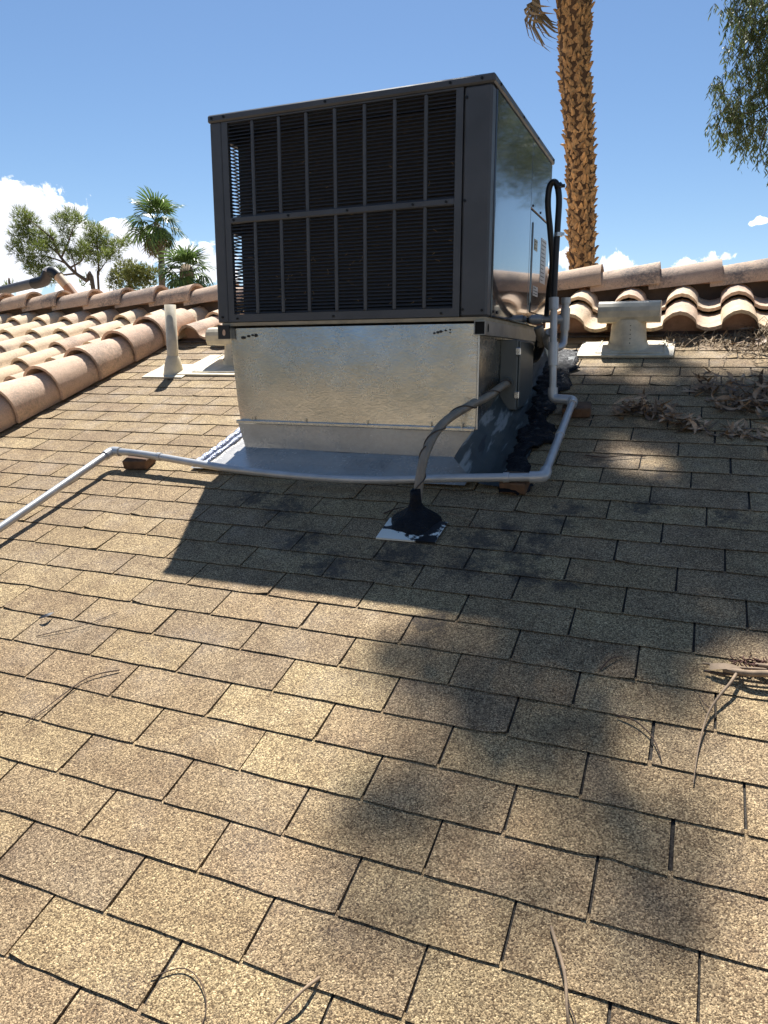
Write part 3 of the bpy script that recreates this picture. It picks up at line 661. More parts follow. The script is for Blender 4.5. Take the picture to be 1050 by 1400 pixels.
# black hose looped over the top of the upright
hs_ = MB().tube(spline([(-.578,3.30,1.585),(-.578,3.30,1.75),(-.577,3.305,1.90),(-.577,3.31,2.01),(-.588,3.31,2.068),(-.604,3.31,2.082),(-.621,3.315,2.060),(-.624,3.32,1.99),(-.612,3.34,1.88),(-.604,3.37,1.76),(-.622,3.42,1.66),(-.645,3.52,1.58),(-.672,3.62,1.548),(-.735,3.68,1.54)],6), .0130, 10)
hose = hs_.build('hose', M_black, dr)
for p, d in (((-.572,3.305,1.87),(0,0,1)), ((-.580,3.31,2.062),(-.5,0,.6))):
    p = Vector(p); d = Vector(d).normalized(); bb = MB().tube([p-d*.008, p+d*.008], .0175, 12); bb.box(p.x+.012,p.x+.026,p.y-.012,p.y,p.z-.006,p.z+.006); o = bb.build('hose_clamp', M_clip if d.z > .9 else M_black, None, origin=dr.location); o.parent = hose

# ------------------------------------------------------------------ flexible conduits
cd = thing('conduit', 'tan flexible conduit wrapped with wire arching from tarred boot to junction box', 'conduit', RP(-.852, 2.45, 0), world=True)
cpts = spline([(-.850,2.345,.835),(-.848,2.36,.93),(-.845,2.42,1.03),(-.830,2.54,1.115),(-.800,2.72,1.165),(-.765,2.92,1.20),(-.745,3.08,1.238),(-.742,3.19,1.252)],8)
MB().tube(cpts, .0162, 12).build('sleeve', M_conduit, cd)
hel = []
for i in range(len(cpts)*6-6):
    k, f = divmod(i, 6); p = cpts[k].lerp(cpts[min(k+1,len(cpts)-1)], f/6); t = (cpts[min(k+1,len(cpts)-1)]-cpts[max(0,k-1)]).normalized(); u = t.orthogonal().normalized(); w = t.cross(u); a = i*.098
    hel.append(p+(u*cos(a)+w*sin(a))*.0182)
MB().tube(hel, .0024, 6).build('wire', M_wire, cd)
MB().tube([cpts[-2], cpts[-1]+Vector((0,-.002,0))], .026, 12).build('connector', M_box, cd)
c2 = thing('conduit', 'short black taped conduit behind the upright drain pipe at curb rear', 'conduit', (-.74, 3.8, 1.3), world=True)
MB().tube(spline([(-.778,3.95,1.40),(-.74,3.75,1.36),(-.70,3.60,1.375),(-.665,3.48,1.41),(-.65,3.42,1.455),(-.66,3.40,1.495)],8), .0215, 12).build('sleeve', M_conduit, c2)
MB().tube(spline([(-.715,3.65,1.368),(-.69,3.56,1.384),(-.665,3.48,1.41),(-.652,3.43,1.447)],6), .0232, 12).build('tape', M_black, c2)

# roof boot
bt = thing('roof_boot', 'white metal plate smeared with black tar where the conduit enters', 'roof flashing', RP(-.852,2.42,0), (AL,0,0))
b = MB(); b.grid(lambda u, v: (-.097+u*.212+.0*(v), -.078+v*.135+.006*(u-.5), .006+.003*sin(u*7)*sin(v*5)), 8, 6); b.add([(-.097,-.081,.006),(.115,-.075,.006),(.115,-.075,-.0005),(-.097,-.081,-.0005)],[(3,2,1,0)])
def bootplate():
    m, ns, ls, bs = newmat('white paint with tar smears'); p = N('ShaderNodeTexCoord', ns).outputs['Object']
    d1 = fmath('SUBTRACT', 1.0, fmath('DIVIDE', vmath('DISTANCE', p, (.085,-.07,.006), ns, ls), .055, ns, ls), ns, ls)
    d2 = fmath('SUBTRACT', 1.0, fmath('DIVIDE', vmath('DISTANCE', p, (.03,.045,.006), ns, ls), .12, ns, ls), ns, ls)
    mp = N('ShaderNodeMapping', ns); mp.inputs['Rotation'].default_value = (0,0,radians(-28)); mp.inputs['Location'].default_value = (.075,.005,0); mp.inputs['Scale'].default_value = (1,3.2,1); ls.new(p, mp.inputs[0])
    d3 = fmath('SUBTRACT', 1.0, fmath('DIVIDE', vmath('LENGTH', mp.outputs[0], None, ns, ls), .05, ns, ls), ns, ls)
    mk = fmath('MAXIMUM', fmath('MAXIMUM', d1, d2, ns, ls), d3, ns, ls)
    mk = fmath('ADD', mk, fmath('MULTIPLY', fmath('SUBTRACT', noise(p, 38, 6, .7, ns, ls), .5, ns, ls), 1.9, ns, ls), ns, ls)
    c = mixc(ramp(mk, [(.18,0),(.26,1)], ns, ls), (.82,.80,.70), (.008,.008,.010), ns, ls); ls.new(c, bs.inputs['Base Color']); bs.inputs['Roughness'].default_value = .45
    bump(noise(p, 30, 4, .6, ns, ls), .3, .01, ns, ls, bs); return m
b.build('plate', bootplate(), bt)
def blob(r, h, seed, sx=1, sy=1):
    bb = MB(); prof = [(1.05,-.004),(1.0,.006),(.86,.022),(.62,.040),(.40,.058),(.27,.085),(.24,.12),(.22,.145),(.0,.148)]; n = 28; vs = []
    for rr, z in prof:
        for j in range(n):
            a = 2*pi*j/n; q = r*rr*(1+.22*mn.noise(Vector((cos(a)*1.7,sin(a)*1.7,z*20+seed)))); vs.append((q*cos(a)*sx, q*sin(a)*sy + z*h*.34, z*h+.004*mn.noise(Vector((cos(a)*4,sin(a)*4,z*60)))))
    bb.add(vs, [(i*n+j,i*n+(j+1)%n,(i+1)*n+(j+1)%n,(i+1)*n+j) for i in range(len(prof)-1) for j in range(n)], True); return bb
o = blob(.082, .72, 2).build('tar_cone', M_tar, bt); o.location = (.0, .045, .004)

# ------------------------------------------------------------------ vents
def pipe_vent(x, s):
    t = thing('vent_pipe', 'tall cream plumbing vent pipe beside the tile edge', 'vent pipe', RP(x, s, 0), world=True); o = Vector(t.location)
    h = .405; b = MB(); b.lathe([(.030,0),(.034,.02),(.034,h),(.030,h),(.030,.05)], 18, c=tuple(o)); b.build('pipe', M_cream, t)
    b = MB(); b.lathe([(.066,-.03),(.056,.03),(.044,.085),(.0355,.10)], 18, c=tuple(o)); b.build('collar', M_creamf, t)
    b = MB(); b.grid(lambda u, v: RP(x-.17+u*.30, s-.10+v*.24, .007+.002*sin(u*5+v*7)), 4, 4); b.add([RP(x-.17,s-.10,.008),RP(x+.13,s-.10,.008),RP(x+.13,s-.10,0),RP(x-.17,s-.10,0)], [(3,2,1,0)]); b.build('flashing', M_creamf, t)
pipe_vent(-2.966, 3.965)
def tvent(x, s, w, hn, rbase, label, fx0, fx1, fs0, fs1):
    t = thing('roof_vent', label, 'roof vent', RP(x, s, 0), world=True, group='hooded roof vents'); o = Vector(t.location)
    # oval hood lying across the neck
    def hood():
        bb = MB(); vs = []
        prof = [(-.070,-.054),(-.084,-.030),(-.088,.000),(-.082,.022),(-.068,.040),(-.045,.051),(0,.055),(.045,.051),(.068,.040),(.082,.022),(.088,.0),(.084,-.030),(.070,-.054)]; n = len(prof); hh = .054
        for X in (-w/2, w/2):
            for py, pz in prof: vs.append((o.x+X, o.y+py, o.z+hn+hh+pz))
        bb.add(vs, [(j,(j+1)%n,n+(j+1)%n,n+j) for j in range(n)], False); return bb, prof
    bb, prof = hood(); hd = bb.build('hood', M_cream, t)
    bb = MB(); n = len(prof)
    for X in (-w/2, w/2):
        bb.add([(o.x+X+math.copysign(.001,X), o.y+py, o.z+hn+.054+pz) for py, pz in prof], [tuple(range(n))])
    e = bb.build('end_cap', M_cream, t)
    bb = MB(); bb.lathe([(rbase*1.06,-.045),(rbase,.0),(rbase*.93,.06),(rbase*.88,hn+.01)], 26, c=(o.x,o.y,o.z)); bb.build('neck', M_cream, t)
    bb = MB()
    for i in range(5): 
        z = .02+i*.022; r = rbase-(rbase*.12)*z/hn+.0006; bb.lathe([(0,0),(.0028,0),(.0028,.0015),(0,.0018)], 6, T=Matrix.Translation((o.x+r*.18, o.y-r*.985, o.z+z)) @ Matrix.Rotation(pi/2,4,'X'))
    bb.build('rivet', M_screw, t)
    bb = MB(); bb.lathe([(rbase*1.14,-.0),(rbase*1.08,.010),(rbase*1.03,.02),(rbase*.99,.035)], 26, T=Matrix.Translation(tuple(o)) @ Matrix.Rotation(AL,4,'X')); bb.build('boot_ring', M_creamf, t)
    bb = MB(); bb.grid(lambda u, v: RP(fx0+u*(fx1-fx0), fs0+v*(fs1-fs0), .011+.004*sin(u*6+1)*sin(v*4)), 8, 6)
    bb.add([RP(fx0,fs0,.011),RP(fx1,fs0,.011),RP(fx1,fs0,0),RP(fx0,fs0,0)], [(3,2,1,0)]); bb.build('flashing', M_creamf, t)
    bb = MB()
    for a, c in (((fx0+.09,fs0+.035),(fx0+.10,fs1)),((fx1-.045,fs0+.035),(fx1-.05,fs1)),((fx0+.09,fs0+.035),(fx1-.045,fs0+.035))):
        bb.tube([RP(a[0],a[1],.013),RP(c[0],c[1],.013)], .004, 6)
    bb.build('bead', M_creamf, t)
tvent(-.332, 4.40, .305, .128, .098, 'cream hooded roof vent on a white flashing plate right of the unit', -.570, -.098, 4.235, 4.475)
tvent(-2.62, 4.16, .34, .105, .085, 'cream hooded roof vent half hidden behind the left of the unit', -2.90, -2.38, 3.91, 4.08+.2)

# wood blocks under the drain
for (x, s, w, d, a, lab) in ((-2.265,2.745,.12,.085,.12,'weathered wood block under the left end of the drain pipe'),(-.565,2.765,.095,.10,-.05,'brown wood block under the near right corner of the drain pipe'),(-.455,3.47,.12,.085,.1,'dark wood block under the upper right elbow of the drain pipe')):
    b = MB(); b.box(-w/2,w/2,-d/2,d/2,0,.042,bev=.004); o = b.build('wood_block', M_wood); o.location = RP(x,s,.001); o.rotation_euler = (Matrix.Rotation(AL,3,'X') @ Matrix.Rotation(a,3,'Z')).to_euler(); tag(o, lab, 'wood block', 'wood blocks under the drain pipe')

# ------------------------------------------------------------------ leaf litter and twigs
LM = []
for i in range(8):
    r = random.Random(i+40); L = r.uniform(.055,.10); w = r.uniform(.0052,.0088); cur = r.uniform(-.014,.014); lift = r.uniform(.0,.013); tw = r.uniform(-.5,.5); b = MB(); n = 8; vs = []
    for k in range(n+1):
        t = k/n; ww = w*sin(pi*min(1,t*.97+.02))**.8+.0006; x = L*(t-.5); y = cur*(4*t*(1-t)); z = lift*(2*t-1)**2+.002; a = tw*(t-.5)
        vs += [(x, y-ww*cos(a), z-ww*sin(a)), (x, y, z-.002), (x, y+ww*cos(a), z+ww*sin(a))]
    fs = []
    for k in range(n):
        q = k*3; fs += [(q,q+3,q+4,q+1),(q+1,q+4,q+5,q+2)]
    b.add(vs, fs, True); LM.append(b.mesh('leaf', M_dry))
def pile(label, spots, n, hmax, seed, flat=.35):
    cx = sum(p[0] for p in spots)/len(spots); cs = sum(p[1] for p in spots)/len(spots)
    t = thing('leaf_pile', label, 'dry leaves', RP(cx,cs,0), (AL,0,0), 'drifts of dry leaves'); r = random.Random(seed)
    for i in range(n):
        p = spots[r.randrange(len(spots))]; x = p[0]-cx+r.gauss(0,p[2]*.5); y = p[1]-cs+r.gauss(0,p[2]*.4); q = r.random()**1.4
        o = link('leaf', LM[r.randrange(8)], t, (x, y, .004+hmax*q*math.exp(-((x-(p[0]-cx))**2+(y-(p[1]-cs))**2)/(p[2]**2*.6))), (r.gauss(0,flat), r.gauss(0,flat), r.uniform(0,6.3)), [r.uniform(.7,1.15)]*3)
    return t
pile('heap of curled dry leaves between the drain elbow and the leaf drift', [(-.25,3.50,.06),(-.20,3.54,.07),(-.15,3.50,.07),(-.10,3.47,.06),(-.06,3.38,.06),(.0,3.36,.05)], 150, .06, 3, .4)
pile('deep drift of brown dry leaves along the right side below the tiles', [(.06,3.80,.07),(.12,3.74,.09),(.19,3.70,.11),(.27,3.78,.13),(.26,3.60,.10),(.18,3.58,.08),(.34,3.70,.14),(.42,3.8,.2),(.45,3.5,.15),(.30,3.45,.08)], 296, .10, 4, .45)
pile('few pale dry leaves fallen below the two leaf heaps', [(.08,3.34,.05),(.12,3.31,.04),(.18,3.30,.05),(.25,3.27,.05),(.20,3.36,.06)], 36, .015, 5, .3)
db = thing('straw_pile', 'straw coloured heap of dry leaf stems against the tile eave', 'plant debris', RP(.34,4.45,0), (AL,0,0)); r = random.Random(9); b = MB()
for i in range(900):
    x = min(.5, r.gauss(.04,.13)); y = r.gauss(.0,.15); hh = .11*max(0, 1-((x-.10)/.22)**2)*max(.1, 1-((y)/.3)**2); 
    if i % 3 == 0 and i > 640: continue
    if i % 3 == 0: x, y, hh = r.uniform(-.5,.2), r.gauss(.0,.05), .006
    z = .004+hh*r.random(); a = r.uniform(0,6.3) if i % 2 else r.gauss(1.2,.4); l = r.uniform(.02,.085); dz = r.gauss(0,.018)
    b.tube([(x,y,z),(x+cos(a)*l*.5,y+sin(a)*l*.5,z+abs(dz)*.7+.004),(x+cos(a+.3)*l,y+sin(a+.3)*l,max(.003,z+dz))], [.0016,.0022,.0008], 4, False)
tag(b.build('stem_litter', M_needle, db), kind='stuff')
for i in range(40): link('leaf', LM[r.randrange(8)], db, (r.gauss(.1,.12), r.gauss(-.06,.14), .03+.05*r.random()), (r.gauss(0,.5), r.gauss(0,.5), r.uniform(0,6.3)))
tp = thing('twig_pile', 'tangle of broken twigs and bark at the right edge of the shingles', 'twigs', RP(.17,1.92,0), (AL,0,0)); r = random.Random(12)
def twig(par, pts, r0, r1, m, name='twig'):
    P = spline(pts, 5); n = len(P); return MB().tube(P, [r0+(r1-r0)*i/(n-1) for i in range(n)], 7).build(name, m, par)
twig(tp, [(-.05,-.012,.014),(.0,-.026,.026),(.05,-.022,.030),(.10,-.028,.026),(.2,-.04,.02)], .007, .010, M_twig)
twig(tp, [(-.095,.006,.010),(-.03,.0,.016),(.06,.004,.020),(.2,.002,.014)], .003, .004, M_twig)
twig(tp, [(-.09,-.018,.008),(-.03,-.022,.012),(.04,-.012,.02),(.16,.012,.02)], .003, .003, M_twigd)
twig(tp, [(.02,.02,.015),(.06,.0,.030),(.09,-.05,.022),(.13,-.12,.006)], .006, .004, M_twig)
twig(tp, [(-.018,-.012,.020),(-.035,-.06,.022),(-.06,-.11,.018),(-.082,-.165,.010),(-.098,-.26,.004),(-.106,-.36,.003)], .0042, .0012, M_twig)
twig(tp, [(-.074,-.15,.012),(-.09,-.13,.010),(-.102,-.10,.006)], .0014, .0008, M_twigd)
b = MB(); b.grid(lambda u, v: (-.08+u*.07, .0-.022*v, .016+.01*sin(u*3)), 4, 2); b.build('bark_chip', M_twig, tp)
b = MB()
for i in range(240):
    x, y = r.uniform(-.03,.2), r.gauss(.02,.012); a = r.uniform(0,6.3); l = r.uniform(.006,.02); b.tube([(x,y,.006+r.random()*.018),(x+cos(a)*l,y+sin(a)*l,.006+r.random()*.018)], .0016, 4, False)
tag(b.build('bark_crumbs', mat('red brown crumbs', (.10,.045,.03), .9, var=.4, scale=60), tp), kind='stuff')
def lone(label, pts, r0, r1, m, h=.006):
    P = [RP(x, s, h if 0 < i < len(pts)-1 else .003) for i, (x, s) in enumerate(pts)]; c = sum(P, Vector())/len(P); P = spline(P, 6); n = len(P)
    o = MB().tube(P, [r0+(r1-r0)*i/(n-1) for i in range(n)], 7).build('twig', m, None, origin=c); o.location = c; tag(o, label, 'twig')
lone('pale straight twig near the bottom right corner', [(-.153,1.185),(-.118,1.11),(-.106,1.06),(-.098,1.035)], .0032, .0022, M_twig, .014)
lone('thin dark stem curling from the pale twig at bottom right', [(-.106,1.072),(-.09,1.045),(-.075,1.0)], .0015, .001, M_twigd)
lone('short brown twig at the bottom edge left of centre', [(-.505,.985),(-.52,.945),(-.55,.885)], .0032, .002, M_twig, .018)
lone('hair thin stem arching over a tan shingle at bottom left', [(-.79,.895),(-.745,.925),(-.70,.915),(-.665,.88),(-.655,.83)], .0012, .0009, M_twigd, .004)
lone('long bent brown stem on the left sunlit shingles', [(-1.405,1.556),(-1.445,1.53),(-1.475,1.50),(-1.49,1.45),(-1.50,1.40),(-1.52,1.32)], .0020, .0012, M_twigd, .006)
lone('faint thin stem beside the black leaf on the left', [(-1.78,1.62),(-1.72,1.66),(-1.66,1.70),(-1.60,1.78)], .0013, .0009, M_twigd, .005)
lone('thin forked stem on the right dappled shingles', [(-.10,1.712),(-.06,1.70),(-.024,1.665),(-.006,1.625),(.002,1.60)], .0022, .001, M_twigd, .008)
lone('small dark stem in the shade right of centre', [(-.155,1.855),(-.135,1.895),(-.108,1.92)], .0022, .0012, M_twigd, .008)
lone('thin grey stem lying beside the upper right wood block', [(-.40,3.40),(-.34,3.44),(-.28,3.47),(-.24,3.475)], .0018, .001, M_twig, .006)
lone('dark bent twig below the heap of curled leaves', [(-.36,3.06),(-.29,3.04),(-.22,3.06),(-.14,3.075)], .0028, .0016, M_twigd, .008)
lone('dark twig beside the left of the tarred boot', [(-.985,2.505),(-.955,2.53),(-.925,2.56)], .003, .0015, M_twigd, .008)
lone('thin stem trailing right of the tarred boot', [(-.79,2.55),(-.72,2.53),(-.66,2.50),(-.635,2.46)], .0012, .0008, M_twig, .006)
b = MB(); b.grid(lambda u, v: ((u-.5)*.05, (v-.5)*.018*(1-abs(2*u-1)**2)+.01*(u-.5)**2*8, .006+.010*sin(pi*u)), 6, 2); o = b.build('black_leaf', M_black); o.location = RP(-1.81,1.70,.002); o.rotation_euler = (Matrix.Rotation(AL,3,'X') @ Matrix.Rotation(.9,3,'Z')).to_euler(); tag(o, 'small black curled leaf on the left sunlit shingles', 'leaf')

# ------------------------------------------------------------------ pipes on the roof beyond the ridge
def spot(u, v, Y):     # a point on a far upright plane, from bearing
    d = Fw + Rt*((u-525)/1000) - Up*((v-700)/1000); return Cm + d*((Y-Cm.y)/d.y)
ap = thing('plumbing_stack', 'grey pipe with black elbow and tan pipe rising beyond the left ridge', 'pipe', spot(60,395,7.5), world=True)
Yp = 7.5; rp = .062
MB().tube([spot(-60,412,Yp+.5), spot(52,386,Yp)], rp, 14).build('pipe', M_abs, ap)
MB().tube(spline([spot(46,388,Yp), spot(60,384,Yp), spot(64,377,Yp), spot(66,371,Yp)],5), rp*1.15, 14).build('elbow', M_black, ap)
MB().tube(spline([spot(64,373.5,Yp), spot(66.5,371,Yp), spot(70,371,Yp)],3), rp*1.0, 14).build('collar', mat('white collar', (.6,.58,.54), .5), ap)
MB().tube(spline([spot(69,371.5,Yp), spot(75,373,Yp), spot(80,378,Yp)],5), rp*1.1, 14).build('elbow', M_black, ap)
MB().tube([spot(79,377,Yp), spot(92,392,Yp)], rp*.95, 14).build('pipe', M_tanpipe, ap)
MB().tube([spot(92,392,Yp), spot(130,440,Yp)], rp*.95, 14).build('pipe', mat('orange brown pipe', (.34,.17,.08), .6), ap)

# ------------------------------------------------------------------ trees
def at(u, v, D, dd=0.0): 
    d = Fw + Rt*((u-525)/1000) - Up*((v-700)/1000); return Cm + d*(D+dd)
def to_ground(p): return Vector((p.x, p.y, -3.8))
def needle_clump(b, c, r, n, rnd, size=.2, wid=.016, up=.5):
    for i in range(n):
        while True:
            d = Vector((rnd.uniform(-1,1), rnd.uniform(-1,1), rnd.uniform(-1,1)))
            if d.length < 1: break
        p = c + d*r*Vector((1,1,.85)).length/1.65; ax = (d*.8 + Vector((rnd.gauss(0,.4), rnd.gauss(0,.4), rnd.gauss(up,.4)))).normalized()
        for k in range(4):
            q = (ax + Vector((rnd.gauss(0,.35), rnd.gauss(0,.35), rnd.gauss(0,.35)))).normalized(); w = q.orthogonal().normalized()*wid; w.rotate(Quaternion(q, rnd.uniform(0,6.3)))
            L = size*rnd.uniform(.7,1.2); b.add([p-w, p+w, p+q*L+w*.5, p+q*L-w*.5], [(0,1,2,3)])
def limb(b, pts, r0, r1, n=8):
    P = spline(pts, 5); m = len(P); b.tube(P, [r0+(r1-r0)*i/(m-1) for i in range(m)], n)
def tree(name, label, cat, D, trunk, branches, clumps, fol, nper, size, wid, r0, seed, bark=M_bark, up=.5):
    rnd = random.Random(seed); base = to_ground(at(*trunk[0], D)*2-at(*trunk[1], D)); t = thing(name, label, cat, base, world=True)
    b = MB(); P = [base]+[at(u, v, D) for u, v in trunk]; limb(b, P, r0*1.15, r0*.5); b.build('trunk', bark, t)
    for br in branches:
        b = MB(); limb(b, [at(u, v, D, rnd.uniform(-.3,.3)*(i > 0)) for i, (u, v) in enumerate(br)], r0*.5, r0*.12, 6); b.build('limb', bark, t)
    b = MB(); sc = D/1000
    for u, v, r in clumps: needle_clump(b, at(u, v, D, rnd.uniform(-.8,.8)*r*sc*1.5), r*sc, int(nper*(r/14)**2), rnd, size, wid, up)
    b.build('crown', fol, t); return t
tree('pine_tree', 'open crowned pine with leaning trunk beyond the left ridge', 'tree', 30, [(128,398),(118,384),(104,374),(90,360),(79,345),(72,325)],
     [[(90,360),(75,354),(55,350),(36,352)],[(80,347),(62,332),(42,318),(28,302)],[(84,352),(92,335),(100,312),(108,300)],[(104,374),(101,358),(96,345)],[(72,327),(55,312),(36,298)],[(104,374),(80,376),(60,372)],[(96,366),(112,356),(116,344)]],
     [(30,298,13),(42,305,12),(24,318,10),(35,330,13),(22,340,10),(50,326,12),(52,342,13),(66,325,10),(84,303,11),(98,296,11),(108,303,9),(72,338,10),(92,322,10),(36,352,10),(50,370,12),(66,376,11),(42,364,8),(80,372,8),(112,340,9),(100,350,9),(110,352,8),(62,360,9),(88,340,8)], M_pine, 210, .21, .0095, .085, 21)
tree('pine_tree', 'slim upright pine standing right of the leaning pine', 'tree', 31, [(135,398),(135,375),(134,350),(132,322)],
     [[(135,372),(150,352),(168,336)],[(134,350),(122,342),(112,335)],[(134,352),(145,338),(156,332)]],
     [(128,316,11),(138,322,11),(121,332,11),(133,336,12),(148,338,11),(160,336,10),(171,330,8),(143,350,10),(126,350,9),(115,345,8),(156,350,8),(134,362,7)], M_pine, 200, .21, .0095, .05, 22)
tree('olive_tree', 'bushy yellow green tree between the slim pine and tall palm', 'tree', 27, [(178,400),(176,385),(172,372)],
     [[(176,388),(190,374),(204,366)],[(176,386),(165,378),(155,372)]],
     [(160,378,10),(170,368,12),(183,368,12),(195,376,12),(205,372,10),(156,388,10),(175,384,14),(192,388,13),(206,386,8),(184,376,12)], M_olive, 190, .13, .013, .06, 23)
tree('young_tree', 'small sparse treetop just above the far left ridge tiles', 'tree', 33, [(14,402),(14,394)], [], [(8,393,6),(18,391,5),(120,383,6),(112,390,6)], M_pine, 40, .2, .02, .06, 24)

def frond_mesh(name, m, L=1.25, nb=15, droop=.35, seed=0, spread=75):
    r = random.Random(seed); b = MB(); pl = L*.45
    b.tube([(0,0,0),(pl*.5,0,pl*.06),(pl,0,0)], [.018,.014,.010], 5, False)
    for i in range(nb):
        a = radians(-spread+2*spread*i/(nb-1)); l = L*.62*(1-.25*abs(i/(nb-1)*2-1)**2)*r.uniform(.9,1.08); w = .030*L
        d = Vector((cos(a), sin(a), 0)); n = Vector((-sin(a), cos(a), 0)); z0 = .02*((i % 2)*2-1)
        p0 = Vector((pl,0,0)); p1 = p0+d*l*.5+Vector((0,0,z0+.03)); dr_ = droop*r.uniform(.5,1.3); p2 = p0+d*l*.85+Vector((0,0,-dr_*.45*l)); p3 = p0+d*l*.98+Vector((0,0,-dr_*l))
        b.add([p0-n*w*.15,p0+n*w*.15,p1+n*w,p1-n*w,p2+n*w*.6,p2-n*w*.6,p3], [(0,1,2,3),(3,2,4,5),(5,4,6)])
    return b.mesh(name, m)
FG = [frond_mesh('frond', M_frond, 1.2, 15, d, i) for i, d in enumerate((.25,.45,.7))]
FD = [frond_mesh('dead_frond', M_deadfrond, 1.15, 11, d, i+9, 50) for i, d in enumerate((.8,1.1))]
def palm_crown(t, c, n, nd, sc, seed, elmin=-35):
    r = random.Random(seed)
    for i in range(n):
        az = i*2.39996+r.uniform(-.2,.2); el = radians(78-(78-elmin)*(i+.5)/n+r.uniform(-6,6))
        link('frond', FG[r.randrange(3)], t, c-Vector(t.location), (Matrix.Rotation(az,3,'Z') @ Matrix.Rotation(-el,3,'Y') @ Matrix.Rotation(r.uniform(-.5,.5),3,'X')).to_euler(), [sc*r.uniform(.85,1.1)]*3)
    for i in range(nd):
        az = r.uniform(0,6.3); el = radians(r.uniform(-80,-40))
        link('dead_frond', FD[r.randrange(2)], t, c-Vector(t.location)-Vector((0,0,.15)), (Matrix.Rotation(az,3,'Z') @ Matrix.Rotation(-el,3,'Y') @ Matrix.Rotation(r.uniform(-.6,.6),3,'X')).to_euler(), [sc*r.uniform(.7,1.0)]*3)
def far_palm(label, D, trunk, r0, n, nd, sc, seed):
    base = to_ground(at(*trunk[0], D)); t = thing('palm_tree', label, 'palm tree', base, world=True, group='fan palms beyond the left ridge')
    b = MB(); limb(b, [base]+[at(u, v, D) for u, v in trunk], r0*1.25, r0*.9, 10); b.build('trunk', M_palmbark, t)
    palm_crown(t, at(*trunk[-1], D), n, nd, sc, seed, -62); return t
far_palm('tall slender fan palm left of the unit', 30, [(222,395),(221,360),(218,330),(213,304)], .115, 25, 10, 1.12, 31)
far_palm('short stout fan palm low beside the left of the unit', 28, [(256,395),(256,384),(256,373)], .24, 34, 8, 1.0, 32)

# the near palm with its criss-cross leaf bases
pb = Vector((-1.55, 13.0, -3.8)); np_ = thing('palm_tree', 'near palm trunk covered in criss cross orange brown leaf bases', 'palm tree', pb, world=True)
axis = [(-1.55,-3.8),(-1.70,1.0),(-1.837,2.892),(-1.888,3.64),(-1.97,4.76),(-2.107,5.853),(-2.172,6.904),(-2.22,8.3)]
def pax(z):
    for (x0, z0), (x1, z1) in zip(axis, axis[1:]):
        if z <= z1: return x0+(x1-x0)*(z-z0)/(z1-z0)
    return axis[-1][0]
def prad(z): return .225+.045*max(0,min(1,(z-2.9)/3.6))+.05*max(0,min(1,(z-6.3)/.8))
b = MB(); zz = [-3.8+i*.4 for i in range(31)]; b.tube([(pax(z),13.0,z) for z in zz], [prad(z)*.86 for z in zz], 16); b.build('trunk', M_bootcore, np_)
BM = []
def boot_geo(r):
    b = MB(); w = r.uniform(.03,.058); h = r.uniform(.085,.15); lean = r.uniform(.008,.042); tip = r.uniform(-.04,.04); vs = []; rows = 5
    for k in range(rows):
        t = k/(rows-1); ww = w*(1-t)**.6*(1-.15*t)+.007; out = .018+lean*t**1.5
        for j in range(5):
            q = j/2-1; vs.append((out-.022*q*q*(1-t*.5)+r.uniform(-.004,.004), q*ww+tip*t*t+r.uniform(-.003,.003), h*t+r.uniform(-.008,.008)))
    m_ = len(vs)
    for p in list(vs): vs.append((p[0]-.020, p[1]*.9, p[2]))
    fs = []
    for k in range(rows-1):
        for j in range(4):
            a = k*5+j; fs.append((a,a+1,a+6,a+5)); fs.append((m_+a+1,m_+a,m_+a+5,m_+a+6))
        fs.append((k*5,(k+1)*5,m_+(k+1)*5,m_+k*5)); fs.append((k*5+4,m_+k*5+4,m_+k*5+9,k*5+9))
    fs.append(tuple([(rows-1)*5+j for j in range(5)]+[m_+(rows-1)*5+4-j for j in range(5)]))
    b.add(vs, fs); return b
BG = [boot_geo(random.Random(i+70)) for i in range(8)]
BM = [b.mesh('leaf_base', M_boot) for b in BG]
ring = 0; z = 2.72; spots_ = []
while z < 7.75:
    for j in range(15):
        a = 2*pi*(j+.5*(ring % 2))/15+R_.uniform(-.08,.08)
        if sin(a) > .35: continue                                     # the far side stays bare trunk
        spots_.append((a, z+R_.uniform(-.03,.03), (1 if (j+ring) % 2 else -1)*R_.uniform(.1,.75)))
    ring += 1; z += .072
spots_.sort(key=lambda q: q[1]+.6*(1+sin(q[0])))
rest = MB()
for i, (a, zz, tw) in enumerate(spots_):
    rr = prad(zz)*.80; loc = Vector((pax(zz)+rr*cos(a), 13+rr*sin(a), zz))-pb; rot = Euler((tw, R_.uniform(-.12,.25), a+R_.uniform(-.25,.25))); sc = (R_.uniform(.7,1.6), R_.uniform(.7,1.25), R_.uniform(.7,1.25)); g_ = R_.randrange(8)
    if i < 300: link('leaf_base', BM[g_], np_, loc, rot, sc)
    else:
        Tm = Matrix.Translation(loc) @ rot.to_matrix().to_4x4() @ Matrix.Diagonal((*sc, 1)); rest.add([Tm @ Vector(v) for v in BG[g_].v], BG[g_].f)
o = link('leaf_base', rest.mesh('leaf_base', M_boot), np_); tag(o, kind='stuff')
palm_crown(np_, Vector((pax(8.2),13,8.3)), 30, 0, 1.7, 44, 0)
for az, el, sc, zz in ((2.75,-74,1.05,7.62),(2.95,-80,.9,7.55),(0.2,-70,.8,7.9),(-2.4,-72,.7,7.8)):
    link('dead_frond', FD[0], np_, Vector((pax(zz)+cos(az)*prad(zz)*1.5,13+sin(az)*prad(zz),zz))-pb, (Matrix.Rotation(az,3,'Z') @ Matrix.Rotation(-radians(el),3,'Y')).to_euler(), [sc]*3)

